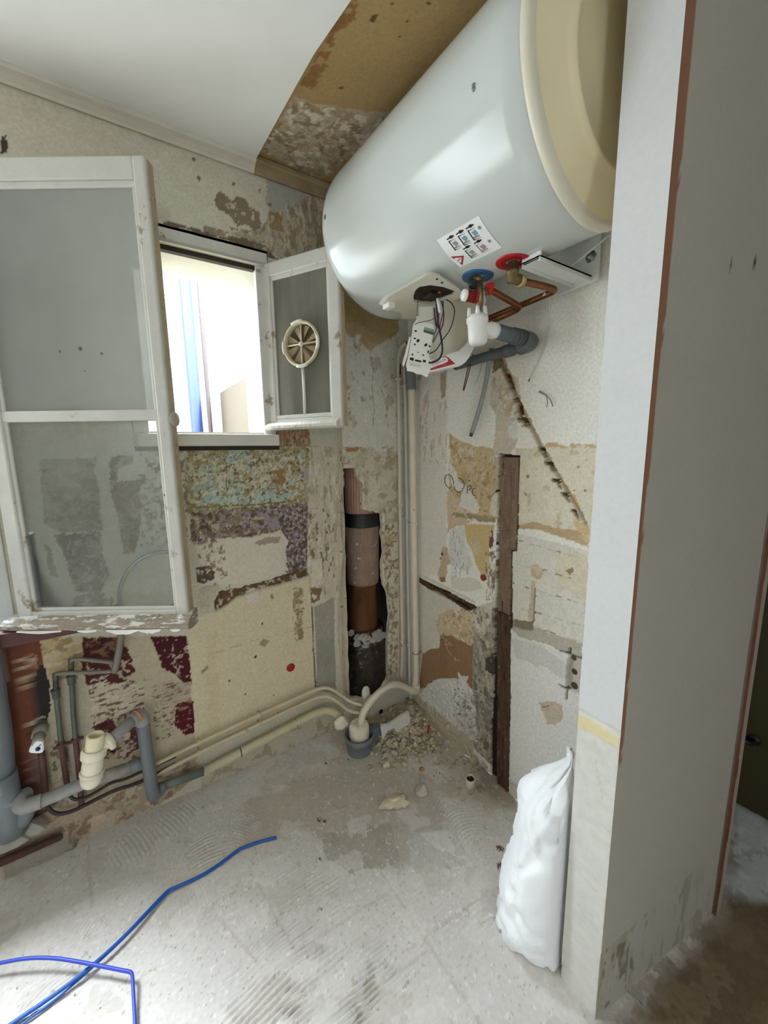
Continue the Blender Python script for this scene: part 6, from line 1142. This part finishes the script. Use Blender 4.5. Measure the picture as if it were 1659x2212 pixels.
# wall plugs
redp = M('red_wall_plug', (150, 26, 24), rough=.4)
c = pl(628, 1442, 1, -.006); m = MB(); m.lathe([(0, .006), (.012, .006), (.018, .004), (.020, 0)], c, (0, -1, 0), 24); wl_ = m.build('wall_cap', redp, wl); wl_['label'] = 'round red cap on the yellowed panel'
c = pl(1043, 1248, 0, 0); m = MB(); m.lathe([(0, .004), (.010, .004), (.014, 0)], c, (-1, 0, 0), 16); wl_ = m.build('wall_plug', M('brick_red_plug', (136, 56, 42), rough=.6, var=.2, sc=60), wr); wl_['label'] = 'small brick-red plug left of the post'
# writing on the plaster
ink = M('black_marker', (38, 34, 34), rough=.7); wri = empty('wall_writing', tuple(pl(990, 1045, 0, -.003))); tag(wri, 'black marker rings and letters scribbled on the tan plaster', 'writing')
def stroke(pts, nm='stroke', r_=.0013): m = MB(); m.tube([pl(x, y, 0, -.0026) for x, y in pts], r_, 5, smooth=1); m.build(nm, ink, wri)
kk = lambda P: [(900+x*.1446, 1000+y*.1446) for x, y in P]
stroke(kk([(520, 355), (500, 380), (470, 372), (435, 330), (415, 270), (425, 200), (460, 172), (500, 180), (535, 225), (550, 280), (548, 325)])); stroke(kk([(560, 350), (570, 400), (600, 430), (650, 438), (690, 410)])); stroke(kk([(625, 228), (665, 238), (700, 280), (714, 330), (705, 375), (680, 390)]))
stroke(kk([(762, 345), (756, 400), (755, 460)])); stroke(kk([(762, 340), (800, 335), (818, 360), (808, 390), (770, 405)])); stroke(kk([(880, 375), (850, 385), (828, 415), (830, 460), (860, 488), (888, 494)])); stroke(kk([(770, 265), (795, 262)]), r_=.002)

# ------------------------------------------------------------------ sack of rubble behind the partition
sk_ = M('woven_white_sack', (246, 248, 251), rough=.75, var=.015, sc=30, bump=.25, bsc=160)
CS = np.array([-.470, -1.065, 0]); ns_ = CS-CAM*np.array([1, 1, 0]); ns_ /= np.linalg.norm(ns_); rs_ = np.array([ns_[1], -ns_[0], 0])
sil = [(1066, 2083), (1070, 2060), (1078, 2010), (1086, 1950), (1104, 1905), (1118, 1850), (1120, 1800), (1128, 1768), (1150, 1740), (1182, 1724), (1215, 1712), (1246, 1698)]
q = [pln(x, y, CS, ns_) for x, y in sil]; prof = [((a-CS)@rs_, a[2]) for a in q]; z0_ = prof[0][1]
top = prof[-1][1]+.03; nz = 44; nk = 72; V = []; zz = [max(0, z) for _, z in prof]; ss = [s for s, _ in prof]
order = np.argsort(zz); zz = list(np.array(zz)[order]); ss = list(np.array(ss)[order])
Ht = zz[-1]+.02
for i in range(nz+1):
    t = i/nz; z = Ht*t; left = np.interp(z, zz, ss); right = .22-.04*t**2; c_ = (left+right)/2; hw_ = max(.006, (right-left)/2)*(1 if t < .97 else .5)
    dep = (.135-.02*t)*(1 if t < .75 else max(.08, 1-((t-.75)/.25)**2))*min(1, .72+2.2*t)
    for k in range(nk):
        a = 2*math.pi*k/nk; ca, sa = math.cos(a), math.sin(a); e_ = .75
        x_ = c_+hw_*math.copysign(abs(ca)**e_, ca); y_ = dep*math.copysign(abs(sa)**e_, sa)
        f = float(fbm(np.array([a*2.2+t*5+3*math.sin(t*4)]), np.array([t*4.5-a*.9]), 4, 91)[0])-.5; g_ = abs(float(vnoise(np.array([a*1.5+t*7]), np.array([t*9-a*1.2]), 95)[0])-.5)
        w_ = .020*f-.017*max(0, .13-g_)/.13
        P = CS+rs_*(x_+w_*ca)+ns_*(y_+.105+w_*sa)+np.array([0, 0, z])
        P[1] = max(P[1], -1.183); P[0] = min(P[0], -.014); P[2] = max(P[2]*(1-.20*max(0, sa)*t)+.008*f*t, .001) if i else .001+.004*max(0, ca*f)
        V.append(P)
m = MB(); m._add(V, [(i*nk+k, i*nk+(k+1) % nk, (i+1)*nk+(k+1) % nk, (i+1)*nk+k) for i in range(nz) for k in range(nk)]+[tuple(range(nk))[::-1], tuple(range(nz*nk, (nz+1)*nk))], smooth=True)
sack = m.build('rubble_sack', sk_); tag(sack, 'full white woven rubble sack slumped behind the partition end', 'sack')
b0 = min(V[:nk], key=lambda P: (P-CS)@rs_); m = MB()
for dx, dz in ((-.020, .004), (-.024, .010), (-.016, .002), (-.022, -.001)): m.tube([b0+np.array([.004, 0, .006]), b0+rs_*dx+np.array([0, -.004, dz+.004])], [.002, .0006], 5)
m.build('frayed_corner', M('frayed_thread', (232, 234, 238), rough=.8), sack)

# ------------------------------------------------------------------ blue cables on the floor
bl = M('blue_cable', (34, 92, 176), rough=.4, var=.03); bl2 = M('violet_blue_cable', (58, 78, 190), rough=.4, var=.03)
def fcable(pts, r_, mat, label, lift=0.004):
    P = [pl(q[0], q[1], 2, q[2] if len(q) > 2 else lift) for q in pts]; e = empty('electric_cable', tuple(P[0])); tag(e, label, 'cable'); m = MB(); m.tube(P, r_, 10, smooth=2); m.build('sheath', mat, e); return e
fcable([(597, 1809, .006), (560, 1818, .006), (522, 1832, .006), (516, 1835, .006), (470, 1870, .006), (430, 1895, .006), (366, 1922, .008), (360, 1926, .008), (320, 1968, .012), (270, 2022, .018), (200, 2086, .018), (120, 2148, .014), (30, 2208, .010), (-60, 2270, .006)], .0050, bl, 'long bright blue cable lying diagonally across the dusty floor')
fcable([(364, 1927, .006), (330, 1962, .010), (270, 2025, .016), (196, 2094, .012), (120, 2160, .008), (40, 2218, .006), (-40, 2280, .006)], .0028, bl, 'thin second blue strand running beside the long cable')
fcable([(-60, 2094, .03), (0, 2080, .035), (60, 2069, .04), (120, 2069, .04), (200, 2083, .035), (262, 2096, .03), (281, 2099, .03), (286, 2104, .028), (288, 2140, .02), (291, 2200, .012), (294, 2280, .008)], .0042, bl2, 'violet-blue cable bent at a sharp corner near the front of the floor')
